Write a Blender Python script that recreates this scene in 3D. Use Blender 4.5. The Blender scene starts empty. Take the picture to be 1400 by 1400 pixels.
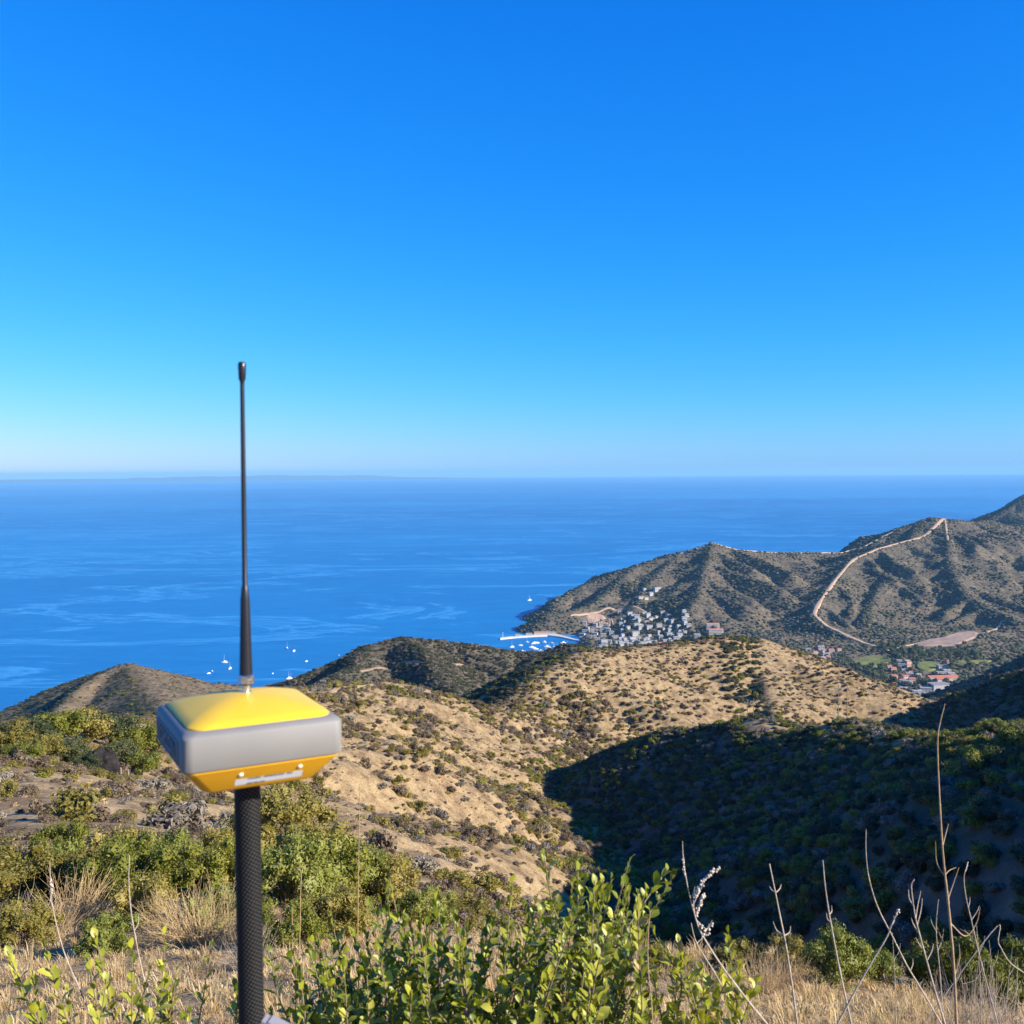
import bpy, bmesh, math, random, time
import numpy as np
from mathutils import Matrix, Vector, Euler
T0 = time.time()
R = math.radians
scene = bpy.context.scene
C = scene.collection

# ------------------------------------------------------------------ camera
CAM_Z = 400.0
cam_data = bpy.data.cameras.new('camera')
cam = bpy.data.objects.new('camera', cam_data)
C.objects.link(cam)
cam_data.sensor_width = 36.0
cam_data.lens = 36.0
cam_data.clip_start = 0.05
cam_data.clip_end = 200000.0
cam.matrix_world = (Matrix.Translation((0, 0, CAM_Z)) @ Matrix.Rotation(R(90 - 2.29), 4, 'X')
                    @ Matrix.Rotation(R(-0.4), 4, 'Z'))
cam_data.dof.use_dof = True
cam_data.dof.focus_distance = 60.0
cam_data.dof.aperture_fstop = 15.0
scene.camera = cam

# ------------------------------------------------------------------ sky and sun
SUN_AZ, SUN_EL = 113.0, 25.5          # clockwise from the view direction (+Y)
world = bpy.data.worlds.new('World')
scene.world = world
world.use_nodes = True
wn, wl = world.node_tree.nodes, world.node_tree.links
bg = wn['Background']
sky = wn.new('ShaderNodeTexSky')
sky.sky_type = 'NISHITA'
sky.sun_disc = False
sky.sun_elevation = R(SUN_EL)
sky.sun_rotation = R(SUN_AZ)
sky.altitude = 400
sky.air_density = 1.0
sky.dust_density = 0.3
sky.ozone_density = 2.0
sep = wn.new('ShaderNodeSeparateColor')
comb = wn.new('ShaderNodeCombineColor')
wl.new(sky.outputs[0], sep.inputs[0])
for ch, (gain, power) in enumerate(((0.058, 2.2), (1.14, 0.94), (4.7, 0.5))):
    p = wn.new('ShaderNodeMath'); p.operation = 'POWER'
    wl.new(sep.outputs[ch], p.inputs[0]); p.inputs[1].default_value = power
    m = wn.new('ShaderNodeMath'); m.operation = 'MULTIPLY'
    wl.new(p.outputs[0], m.inputs[0]); m.inputs[1].default_value = gain
    wl.new(m.outputs[0], comb.inputs[ch])
wl.new(comb.outputs[0], bg.inputs[0])
bg.inputs[1].default_value = 0.05

sun_data = bpy.data.lights.new('sun', 'SUN')
sun_data.energy = 5.0
sun_data.angle = R(0.53)
sun_data.color = (1.0, 0.91, 0.78)
sun = bpy.data.objects.new('sun', sun_data)
C.objects.link(sun)
sdir = Vector((math.sin(R(SUN_AZ)) * math.cos(R(SUN_EL)), math.cos(R(SUN_AZ)) * math.cos(R(SUN_EL)), math.sin(R(SUN_EL))))
sun.rotation_euler = sdir.to_track_quat('Z', 'Y').to_euler()
sun.location = (0, 0, 450)

vs = scene.view_settings
vs.view_transform = 'Standard'
vs.look = 'None'
vs.gamma = 1.0
vs.use_curve_mapping = False
vs.exposure = 1.05
scene.render.engine = 'CYCLES'
scene.cycles.use_denoising = True
scene.cycles.max_bounces = 6
scene.cycles.diffuse_bounces = 2
scene.cycles.glossy_bounces = 2
scene.cycles.transmission_bounces = 3
scene.cycles.volume_bounces = 0
scene.cycles.transparent_max_bounces = 4

# ------------------------------------------------------------------ pixel rays (1400 px photograph) -> places in the world
CM = np.array(cam.matrix_world)[:3, :3]

def P(px, py, Y):
    d = CM @ np.array(((px - 700) / 1400.0, (700 - py) / 1400.0, -1.0))
    return np.array((0, 0, CAM_Z)) + d * (Y / d[1])

# ------------------------------------------------------------------ noise
def _hash(ix, iy, seed):
    h = (ix * 374761393 + iy * 668265263 + seed * 974711 + 1013904223) & 0xFFFFFFFF
    h = ((h ^ (h >> 13)) * 1274126177) & 0xFFFFFFFF
    h = h ^ (h >> 16)
    return h

def pnoise(x, y, seed=0):
    """2D gradient noise, about -0.7..0.7"""
    x = np.asarray(x, float); y = np.asarray(y, float)
    ix = np.floor(x).astype(np.int64); iy = np.floor(y).astype(np.int64)
    fx = x - ix; fy = y - iy
    u = fx * fx * fx * (fx * (fx * 6 - 15) + 10); v = fy * fy * fy * (fy * (fy * 6 - 15) + 10)
    def g(i, j, dx, dy):
        a = _hash(i, j, seed) * (2 * math.pi / 4294967296.0)
        return np.cos(a) * dx + np.sin(a) * dy
    a = g(ix, iy, fx, fy); b = g(ix + 1, iy, fx - 1, fy)
    c = g(ix, iy + 1, fx, fy - 1); d = g(ix + 1, iy + 1, fx - 1, fy - 1)
    return (a + (b - a) * u) * (1 - v) + (c + (d - c) * u) * v

def fbm(x, y, oct=4, seed=0):
    s = 0.0; a = 1.0
    for o in range(oct):
        s = s + a * pnoise(x, y, seed + o * 17)
        x = np.asarray(x) * 2.03; y = np.asarray(y) * 2.03; a *= 0.5
    return s

def sstep(a, b, x):
    t = np.clip((np.asarray(x, float) - a) / (b - a), 0, 1)
    return t * t * (3 - 2 * t)

# ------------------------------------------------------------------ the lie of the land: ridges with flanks
RIDGES = []

def ridge(name, pts, sl, sr, w=6.0, gl=40.0, ga=0.12, gmax=40.0, world=()):
    """pts: (px, py, metres away) ; sl / sr: flank slope to the left / right of the walking direction"""
    q = [np.array(p, float) for p in world] + [P(*p) for p in pts]
    RIDGES.append(dict(name=name, q=np.array(q), sl=sl, sr=sr, w=w, gl=gl, ga=ga, gmax=gmax, seed=len(RIDGES) * 7 + 3))

# the spur the camera stands on, running out to the left and round the canyon
ridge('spur', [(20, 1195, 20), (-10, 1112, 45), (-10, 1066, 70), (10, 1030, 105), (120, 1000, 150),
               (270, 972, 215), (430, 945, 290), (470, 936, 318), (520, 932, 340), (556, 941, 352), (610, 962, 372), (680, 972, 392), (700, 962, 400)],
      0.42, 0.43, w=5, gl=26, ga=0.10, gmax=30, world=[(25, -80, 405), (4, -6, 399.2), (-1.5, 2, 398.2)])
ridge('tan_ridge', [(690, 966, 400), (722, 938, 415), (748, 914, 430), (800, 889, 460), (870, 886, 490), (930, 880, 505), (990, 871, 520), (1040, 874, 540),
                    (1100, 900, 560), (1180, 930, 590), (1250, 962, 620), (1300, 1000, 650)], 0.5, 0.55, w=7, gl=38, ga=0.19, gmax=40)
ridge('tan_spur', [(1036, 872, 540), (1042, 905, 505), (1050, 945, 465), (1062, 985, 432)], 0.42, 0.8, w=3, gl=30, ga=0.06)
ridge('tan_spur2', [(870, 886, 490), (905, 930, 455), (930, 985, 425)], 0.45, 0.5, w=7, gl=30, ga=0.06)
# the dark ridge across the canyon
ridge('shade_ridge', [(1750, 960, 76), (1550, 990, 100), (1400, 1003, 130), (1330, 1010, 160), (1250, 1006, 190), (1160, 987, 225), (1110, 1000, 240),
                      (1075, 1000, 250), (1040, 983, 262), (1000, 990, 268), (930, 1000, 278), (870, 1020, 290), (800, 1055, 300), (728, 1108, 312)],
      0.66, 0.45, w=6, gl=34, ga=0.10, gmax=30, world=[(95, -30, 398), (76, 25, 388)])
ridge('right_ridge', [(1700, 850, 330), (1500, 888, 410), (1400, 918, 480), (1340, 943, 520), (1290, 957, 560), (1250, 974, 600), (1208, 1000, 640), (1190, 1018, 665)],
      0.66, 0.45, w=5, gl=50, ga=0.12, gmax=40, world=[(215, 200, 372)])
ridge('valley_ridge', [(1575, 828, 1000), (1470, 882, 1150), (1412, 902, 1300), (1395, 918, 1420)], 0.6, 0.5, w=10, gl=90, ga=0.15, gmax=80,
      world=[(610, 700, 330)])
# left and middle hills above the sea
ridge('left_hill', [(58, 1012, 560), (76, 972, 600), (103, 946, 640), (135, 922, 675), (170, 909, 700), (205, 924, 700), (222, 931, 705), (233, 924, 712),
                    (262, 936, 720), (300, 934, 740), (400, 946, 760)], 0.8, 0.42, w=4, gl=45, ga=0.14, gmax=50)
ridge('left_hill_spur', [(170, 909, 700), (205, 945, 610), (235, 985, 520)], 0.45, 0.45, w=8, gl=40, ga=0.1)
ridge('dark_hill', [(330, 985, 800), (400, 931, 850), (425, 922, 862), (460, 906, 880), (500, 885, 900), (550, 872, 920), (600, 877, 930), (660, 884, 940), (700, 891, 950),
                    (735, 893, 955), (775, 881, 950), (812, 887, 940), (850, 900, 900)], 0.6, 0.5, w=8, gl=60, ga=0.28, gmax=60)
ridge('dark_hill_spur', [(555, 872, 920), (590, 905, 820), (600, 925, 760), (640, 962, 640)], 0.5, 0.6, w=4, gl=50, ga=0.1)
ridge('dark_hill_spur2', [(735, 893, 955), (722, 925, 850), (716, 950, 760)], 0.5, 0.62, w=4, gl=50, ga=0.1)
ridge('dark_hill_spur3', [(500, 885, 900), (485, 912, 810), (440, 935, 720)], 0.5, 0.6, w=5, gl=50, ga=0.1)
# the hills beyond the town
FG = dict(gl=150, ga=0.24, gmax=150)
ridge('far_ridge', [(716, 842, 2830), (735, 838, 2740), (765, 818, 2760), (800, 799, 2820), (870, 774, 2880), (930, 757, 2930), (975, 743, 2950), (1010, 752, 2970), (1060, 756, 3000),
                    (1150, 756, 3100), (1180, 748, 3130), (1230, 722, 3180), (1275, 708, 3200), (1300, 710, 3200), (1335, 714, 3250), (1352, 712, 3350), (1400, 722, 3300), (1460, 720, 3300)],
      0.6, 0.5, w=14, **FG)
ridge('far_peak', [(1345, 716, 3900), (1400, 682, 4000), (1470, 650, 4150), (1560, 640, 4300)], 0.6, 0.5, w=14, **FG)
ridge('road_spur', [(1290, 711, 3200), (1262, 734, 3060), (1230, 742, 2980), (1200, 750, 2920), (1165, 765, 2840), (1140, 795, 2660), (1118, 826, 2480), (1112, 840, 2410),
                    (1130, 856, 2330), (1160, 870, 2240), (1195, 887, 2140)], 0.46, 0.62, w=8, gl=95, ga=0.22, gmax=90)
ridge('steep_spur', [(1292, 711, 3200), (1296, 740, 3000), (1300, 775, 2780), (1318, 810, 2570), (1350, 830, 2430), (1385, 845, 2330)], 0.42, 0.66, w=8, gl=95, ga=0.22, gmax=90)
ridge('east_spur', [(1400, 722, 3300), (1400, 765, 2950), (1420, 800, 2700), (1440, 840, 2450)], 0.42, 0.66, w=8, gl=95, ga=0.22, gmax=90)
ridge('mid_spur', [(1262, 712, 3200), (1225, 770, 2840), (1200, 810, 2600), (1180, 850, 2380)], 0.46, 0.6, w=8, gl=95, ga=0.22, gmax=90)
ridge('saddle_spur', [(1140, 757, 3090), (1095, 785, 2870), (1045, 820, 2640), (1020, 855, 2450)], 0.44, 0.6, w=8, gl=95, ga=0.22, gmax=90)
ridge('town_spur', [(975, 743, 2950), (965, 778, 2740), (955, 815, 2540), (935, 845, 2420), (960, 880, 2300)], 0.44, 0.56, w=8, gl=95, ga=0.22, gmax=90)
ridge('terrace_spur', [(930, 757, 2930), (893, 790, 2760), (868, 830, 2580), (872, 850, 2480), (905, 880, 2350)], 0.42, 0.56, w=10, gl=110, ga=0.10, gmax=90)
ridge('harbour_spur', [(870, 774, 2880), (835, 806, 2730), (805, 829, 2620), (780, 836, 2570), (752, 838, 2560)], 0.6, 0.55, w=10, gl=100, ga=0.1, gmax=60)
# side spurs that break every flank into ribs and gullies
def ribs(parent, spacing, length, drop, side, w, sides=(-1, 1), seed=1, bend=0.35, skip=0.0):
    rg = np.random.default_rng(seed + 1000)
    r_ = RIDGES[[k['name'] for k in RIDGES].index(parent)]
    q = r_['q']; ln = np.concatenate(([0], np.cumsum(np.hypot(*(np.diff(q[:, :2], axis=0).T)))))
    for s in sides:
        t = skip + spacing * rg.uniform(0.2, 0.8)
        while t < ln[-1] - spacing * 0.2:
            k = min(np.searchsorted(ln, t) - 1, len(q) - 2); f = (t - ln[k]) / (ln[k + 1] - ln[k])
            p = q[k] + (q[k + 1] - q[k]) * f
            d = q[min(k + 2, len(q) - 1), :2] - q[max(k - 1, 0), :2]; d = d / np.hypot(*d)
            out = np.array((-d[1], d[0])) * s; dirn = out + d * (0.35 + rg.normal(0, bend)); dirn /= np.hypot(*dirn)
            L = length * rg.uniform(0.6, 1.25); dr = drop * rg.uniform(0.88, 1.12); pts = [p.copy()]
            for m_ in range(3):
                dirn = dirn + rg.normal(0, 0.22, 2); dirn /= np.hypot(*dirn)
                a = pts[-1]; pts.append(np.array((a[0] + dirn[0] * L / 3, a[1] + dirn[1] * L / 3, a[2] - dr * L / 3)))
            pts[0][2] -= w * 0.6
            RIDGES.append(dict(name=parent + '_rib', zone=parent, q=np.array(pts), sl=side * rg.uniform(0.9, 1.15), sr=side * rg.uniform(0.9, 1.15), w=w, gl=max(spacing * 0.45, 8), ga=0.10, gmax=length * 0.3,
                               seed=len(RIDGES) * 7 + 3, reach=length * 0.9))
            t += spacing * rg.uniform(0.65, 1.4)
ribs('far_ridge', 140, 320, 0.22, 0.82, 2.5, (-1,), 1, skip=260)
ribs('far_ridge', 150, 280, 0.25, 0.8, 2.5, (1,), 2, skip=420)
ribs('far_peak', 150, 330, 0.24, 0.8, 2.5, (-1, 1), 3)
for k_, nm in enumerate(('road_spur', 'steep_spur', 'east_spur', 'mid_spur', 'saddle_spur', 'town_spur', 'terrace_spur')):
    ribs(nm, 95, 200, 0.21, 0.78, 2.0, (-1, 1), 10 + k_)
ribs('harbour_spur', 90, 110, 0.42, 0.62, 4, (-1, 1), 20)
ribs('spur', 21, 50, 0.27, 0.66, 1.2, (-1,), 21, skip=170)
ribs('tan_ridge', 30, 85, 0.31, 0.80, 1.5, (-1,), 22)
ribs('dark_hill', 48, 120, 0.26, 0.78, 2.0, (-1, 1), 23)
ribs('left_hill', 40, 90, 0.27, 0.70, 2.0, (-1,), 24)
ribs('shade_ridge', 26, 48, 0.575, 0.75, 1.5, (1,), 25, bend=0.2)
ribs('right_ridge', 45, 90, 0.58, 0.75, 2.0, (1,), 26, bend=0.2)
for r_ in RIDGES:
    r_['len'] = np.concatenate(([0], np.cumsum(np.hypot(*(np.diff(r_['q'][:, :2], axis=0).T)))))
RID = {r_['name']: i for i, r_ in enumerate(RIDGES) if 'zone' not in r_}
POINT = [P(716, 843, 2840), P(735, 840, 2790)]

def land(x, y):
    """height above the sea and index of the ridge each place belongs to (-1: floor)"""
    x = np.asarray(x, float); y = np.asarray(y, float)
    shore = 150 + 18 * pnoise(y / 90.0, y * 0 + 3.3, 5)
    floor = -25 + (33 + 25 * sstep(300, 1000, x)) * sstep(-35, 25, x - shore)
    seaward = sstep(0, 160, y - (2690 + 0.22 * (x - 100)))
    floor = floor * (1 - seaward) - 30 * seaward
    floor = floor + 3.0 * fbm(x / 160, y / 160, 3, 91)
    z = floor.copy(); rid = np.full(x.shape, -1, int)
    wx = 14 * pnoise(x / 60, y / 60, 41); wfar = 45 * pnoise(x / 190, y / 190, 43)
    for i, r_ in enumerate(RIDGES):
        q = r_['q']; smin = min(r_['sl'], r_['sr'])
        far = q[:, 1].max() > 1900
        reach = r_.get('reach') or ((q[:, 2].max() + 30) / smin if far else 480)
        zone = RID[r_['zone']] if 'zone' in r_ else i
        m = ((x > q[:, 0].min() - reach) & (x < q[:, 0].max() + reach) & (y > q[:, 1].min() - reach) & (y < q[:, 1].max() + reach))
        if not m.any():
            continue
        X = x[m]; Y = y[m]
        best = np.full(X.shape, -1e9); bd = np.zeros(X.shape); bt = np.zeros(X.shape)
        for k in range(len(q) - 1):
            a, b = q[k], q[k + 1]
            dx, dy = b[0] - a[0], b[1] - a[1]
            L2 = dx * dx + dy * dy
            t = np.clip(((X - a[0]) * dx + (Y - a[1]) * dy) / L2, 0, 1)
            ex = X - a[0] - t * dx; ey = Y - a[1] - t * dy
            d = np.sqrt(ex * ex + ey * ey)
            side = (dx * ey - dy * ex)                        # > 0: left of the walking direction
            k_ = 0.5 + 0.5 * np.clip(side / (np.sqrt(L2) * (d + 1e-6)) * 2.0, -1, 1)
            s = r_['sr'] + (r_['sl'] - r_['sr']) * k_
            h = a[2] + t * (b[2] - a[2]) - s * (np.sqrt(d * d + r_['w'] ** 2) - r_['w'])
            u = h > best
            best = np.where(u, h, best); bd = np.where(u, d, bd)
            bt = np.where(u, r_['len'][k] + t * math.sqrt(L2), bt)
        ww = wfar[m] if far else wx[m]
        ax_ = q[-1, :2] - q[2 if len(q) > 6 else 0, :2]; ax_ = ax_ if np.hypot(*ax_) > 1e-6 else np.array((1.0, 0.0)); ax_ = ax_ / np.hypot(*ax_)
        bt = X * ax_[0] + Y * ax_[1]                          # gullies run down across the line of the ridge
        gn = pnoise((bt + ww) / r_['gl'], bd / (r_['gl'] * 5), r_['seed'])
        gn2 = pnoise((bt + ww) / (r_['gl'] * 0.42), bd / (r_['gl'] * 2.2), r_['seed'] + 1)
        dd = np.minimum(np.maximum(bd - r_['w'] * 0.7, 0), r_['gmax']) * sstep(25, 80, np.hypot(X, Y))
        best = best - r_['ga'] * dd * (1.2 * (0.45 - np.abs(gn) * 2.2) + 0.55 * (0.3 - np.abs(gn2) * 1.6))
        zm = z[m]
        kk = (3.0 if 'zone' in r_ else 10.0) if far else (1.2 if 'zone' in r_ else 3.0)                             # soft union keeps valley floors rounded
        hh = np.clip(0.5 + 0.5 * (best - zm) / kk, 0, 1)
        rid[m] = np.where(best > zm, zone, rid[m])
        z[m] = zm * (1 - hh) + best * hh + kk * hh * (1 - hh) * 0.5
    r = np.hypot(x, y)
    z = z + (1.1 * fbm(x / 23, y / 23, 3, 11) * sstep(25, 90, r) + 0.35 * fbm(x / 6.0, y / 6.0, 3, 12) * sstep(14, 50, r) * (r < 900))
    z = z - 9.5 * np.exp(-((x - 15) / 13) ** 2) * sstep(10, 26, y) * (1 - sstep(95, 150, y))          # head of the canyon
    # ground close to the camera
    zn = 398.38 - 0.35 * np.maximum(0, y - 1.6) - 0.03 * y * (y < 0) - 0.05 * np.maximum(x, 0) - 0.30 * np.maximum(0, y - 9.2) * sstep(-4, 1.5, x) - 0.012 * x * x * (np.abs(x) < 8) - 0.7 * (np.abs(x) >= 8) + 0.08 * fbm(x / 1.5, y / 1.5, 3, 13)
    wgt = sstep(8.5, 24, r)
    z = np.where(r < 24, zn * (1 - wgt) + z * wgt, z)
    return z, rid

def ground(x, y):
    return land(np.atleast_1d(x), np.atleast_1d(y))[0]

def hit(pxy, tmin=20.0, tmax=4200.0, n=500):
    """where the line of sight of each pixel first meets the land"""
    pxy = np.asarray(pxy, float)
    d = np.stack([(pxy[:, 0] - 700) / 1400, (700 - pxy[:, 1]) / 1400, -np.ones(len(pxy))], 1) @ CM.T
    d = d / d[:, 1:2]
    Y = np.geomspace(tmin, tmax, n)
    X_ = d[:, 0:1] * Y; Z_ = CAM_Z + d[:, 2:3] * Y
    G = land(X_.ravel(), np.broadcast_to(Y, X_.shape).ravel())[0].reshape(X_.shape)
    below = Z_ < G
    k = np.where(below.any(1), below.argmax(1), n - 1); k = np.maximum(k, 1)
    i = np.arange(len(pxy))
    g0 = Z_[i, k - 1] - G[i, k - 1]; g1 = Z_[i, k] - G[i, k]
    f = np.clip(g0 / (g0 - g1 + 1e-9), 0, 1)
    yy = Y[k - 1] + (Y[k] - Y[k - 1]) * f
    xx = d[:, 0] * yy
    return np.stack([xx, yy, ground(xx, yy)], 1)
# ------------------------------------------------------------------ materials
def mat(name):
    m = bpy.data.materials.new(name); m.use_nodes = True
    n, l = m.node_tree.nodes, m.node_tree.links
    return m, n, l, n['Principled BSDF']

def ramp(n, stops, interp='LINEAR'):
    r = n.new('ShaderNodeValToRGB'); e = r.color_ramp
    e.interpolation = interp
    while len(e.elements) < len(stops):
        e.elements.new(0.5)
    for k, (pos, col) in enumerate(stops):
        e.elements[k].position = pos
        e.elements[k].color = (*col, 1) if len(col) == 3 else col
    return r

def noise_node(n, l, scale, detail=4, rough=0.6, dist=0.0, coord=None):
    t = n.new('ShaderNodeTexNoise'); t.inputs['Scale'].default_value = scale
    t.inputs['Detail'].default_value = detail; t.inputs['Roughness'].default_value = rough; t.inputs['Distortion'].default_value = dist
    if coord is None:
        g = n.new('ShaderNodeNewGeometry'); coord = g.outputs['Position']
    l.new(coord, t.inputs['Vector'])
    return t

def mixc(n, l, fac, a, b, mode='MIX'):
    m = n.new('ShaderNodeMix'); m.data_type = 'RGBA'; m.blend_type = mode
    for sock, v in ((m.inputs[0], fac), (m.inputs[6], a), (m.inputs[7], b)):
        if hasattr(v, 'is_output'):
            l.new(v, sock)
        elif isinstance(v, (int, float)):
            sock.default_value = v
        else:
            sock.default_value = (*v, 1)
    return m.outputs[2]

def ground_material():
    m, n, l, b = mat('dry_ground')
    at = n.new('ShaderNodeAttribute'); at.attribute_name = 'veg'
    big = noise_node(n, l, 0.035, 5, 0.65)
    mid = noise_node(n, l, 0.35, 5, 0.7)
    fine = noise_node(n, l, 4.5, 6, 0.75)
    straw = ramp(n, [(0.36, (0.106, 0.075, 0.046)), (0.46, (0.229, 0.163, 0.092)), (0.55, (0.370, 0.277, 0.150)), (0.70, (0.484, 0.387, 0.229))])
    l.new(mid.outputs[0], straw.inputs[0])
    soil = ramp(n, [(0.38, (0.185, 0.123, 0.079)), (0.55, (0.370, 0.264, 0.150)), (0.7, (0.317, 0.211, 0.141))])
    l.new(big.outputs[0], soil.inputs[0])
    c1 = mixc(n, l, 0.3, straw.outputs[0], soil.outputs[0])
    fr = ramp(n, [(0.36, (0.42, 0.36, 0.32)), (0.58, (1.15, 1.12, 1.02))])
    l.new(fine.outputs[0], fr.inputs[0])
    c2 = mixc(n, l, 0.8, c1, fr.outputs[0], 'MULTIPLY')
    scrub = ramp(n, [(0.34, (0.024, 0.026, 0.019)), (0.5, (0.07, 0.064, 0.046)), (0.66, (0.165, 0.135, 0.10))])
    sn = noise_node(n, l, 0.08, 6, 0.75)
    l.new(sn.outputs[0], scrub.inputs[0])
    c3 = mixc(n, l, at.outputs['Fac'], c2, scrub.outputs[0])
    l.new(c3, b.inputs['Base Color'])
    b.inputs['Roughness'].default_value = 1.0
    b.inputs['Specular IOR Level'].default_value = 0.1
    bm = n.new('ShaderNodeBump'); bm.inputs['Strength'].default_value = 0.6; bm.inputs['Distance'].default_value = 0.25
    l.new(mid.outputs[0], bm.inputs['Height'])
    bm2 = n.new('ShaderNodeBump'); bm2.inputs['Strength'].default_value = 0.5; bm2.inputs['Distance'].default_value = 0.03
    l.new(fine.outputs[0], bm2.inputs['Height']); l.new(bm.outputs[0], bm2.inputs['Normal'])
    l.new(bm2.outputs[0], b.inputs['Normal'])
    return m
M = {}
M['ground'] = ground_material()

def new_obj(name, mesh, parent=None, **props):
    o = bpy.data.objects.new(name, mesh)
    C.objects.link(o)
    if parent is not None:
        o.parent = parent
    for k, v in props.items():
        o[k] = v
    return o

def mesh_np(name, co, faces, material=None, smooth=False):
    """faces: (n,3) or (n,4) index array"""
    me = bpy.data.meshes.new(name)
    co = np.asarray(co, np.float32); faces = np.asarray(faces, np.int32)
    k = faces.shape[1]
    me.vertices.add(len(co)); me.vertices.foreach_set('co', co.ravel())
    me.loops.add(faces.size); me.loops.foreach_set('vertex_index', faces.ravel())
    me.polygons.add(len(faces)); me.polygons.foreach_set('loop_start', np.arange(0, faces.size, k, dtype=np.int32))
    if smooth:
        me.polygons.foreach_set('use_smooth', np.ones(len(faces), bool))
    me.update(calc_edges=True)
    me.validate()
    if material is not None:
        me.materials.append(material)
    return me

# ------------------------------------------------------------------ the land
az = np.concatenate([np.linspace(-180, -34, 50)[:-1], np.linspace(-34, 34, 580), np.linspace(34, 180, 50)[1:]])
rr = np.concatenate([np.geomspace(0.4, 200, 300)[:-1], np.geomspace(200, 1000, 170)[:-1], np.geomspace(1000, 2000, 50)[:-1],
                     np.linspace(2000, 3400, 190)[:-1], np.linspace(3400, 4600, 60)[:-1], np.linspace(4600, 6500, 10)])
A_, R_ = np.meshgrid(np.radians(az), rr)
gx = np.sin(A_) * R_; gy = np.cos(A_) * R_
gz, grid_id = land(gx.ravel(), gy.ravel())
NR, NA = gx.shape
gz = gz.reshape(NR, NA)
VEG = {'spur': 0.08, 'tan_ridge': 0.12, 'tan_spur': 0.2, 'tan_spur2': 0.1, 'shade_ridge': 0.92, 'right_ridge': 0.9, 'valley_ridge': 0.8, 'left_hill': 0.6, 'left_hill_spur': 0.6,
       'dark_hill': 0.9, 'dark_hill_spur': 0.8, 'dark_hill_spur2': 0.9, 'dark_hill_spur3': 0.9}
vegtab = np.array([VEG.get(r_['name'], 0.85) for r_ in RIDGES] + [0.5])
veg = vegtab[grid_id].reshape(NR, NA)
for _ in range(3):
    veg[1:-1, 1:-1] = (veg[1:-1, 1:-1] * 2 + veg[:-2, 1:-1] + veg[2:, 1:-1] + veg[1:-1, :-2] + veg[1:-1, 2:]) / 6
# bare tan earth along two stretches of the shaded ridge's crest
def crest_dist(x, y):
    q = RIDGES[RID['shade_ridge']]['q']; d = np.full(np.shape(x), 1e9)
    for a, b in zip(q[:-1], q[1:]):
        L2 = ((b - a)[:2] ** 2).sum(); t = np.clip(((x - a[0]) * (b - a)[0] + (y - a[1]) * (b - a)[1]) / L2, 0, 1)
        d = np.minimum(d, np.hypot(x - a[0] - t * (b - a)[0], y - a[1] - t * (b - a)[1]))
    return d
def bare_crest(x, y):
    sel = ((y > 180) & (y < 236)) | ((y > 250) & (y < 268) & (x > 58))
    out = np.zeros(np.shape(x), bool); i = np.where(sel & (x > 40) & (x < 110))
    out[i] = crest_dist(x[i], y[i]) < 6.5 + 2.5 * pnoise(x[i] / 6, y[i] / 6, 17)
    return out
veg[bare_crest(gx, gy)] = 0.05
co = np.stack([gx, gy, gz], 2).reshape(-1, 3)
ii, jj = np.meshgrid(np.arange(NR - 1), np.arange(NA - 1), indexing='ij')
quad = np.stack([ii * NA + jj, ii * NA + jj + 1, (ii + 1) * NA + jj + 1, (ii + 1) * NA + jj], 2)[:, :, ::-1]
for nm, lo, hi in (('hillside', 0, 60), ('canyon_hills', 60, 1300), ('far_hills', 1300, 1e9)):
    rows = np.where((rr[:-1] >= lo) & (rr[:-1] < hi))[0]
    q = quad[rows].reshape(-1, 4)
    keep = (co[q, 2] > -12).any(1)
    q = q[keep]
    used, inv = np.unique(q, return_inverse=True)
    me = mesh_np(nm, co[used], inv.reshape(-1, 4), M['ground'], True)
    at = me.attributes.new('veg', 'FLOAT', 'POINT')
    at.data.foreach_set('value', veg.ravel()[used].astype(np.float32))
    new_obj(nm, me, kind='structure')
# close the centre under the camera
print('land', round(time.time() - T0, 1))

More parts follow.
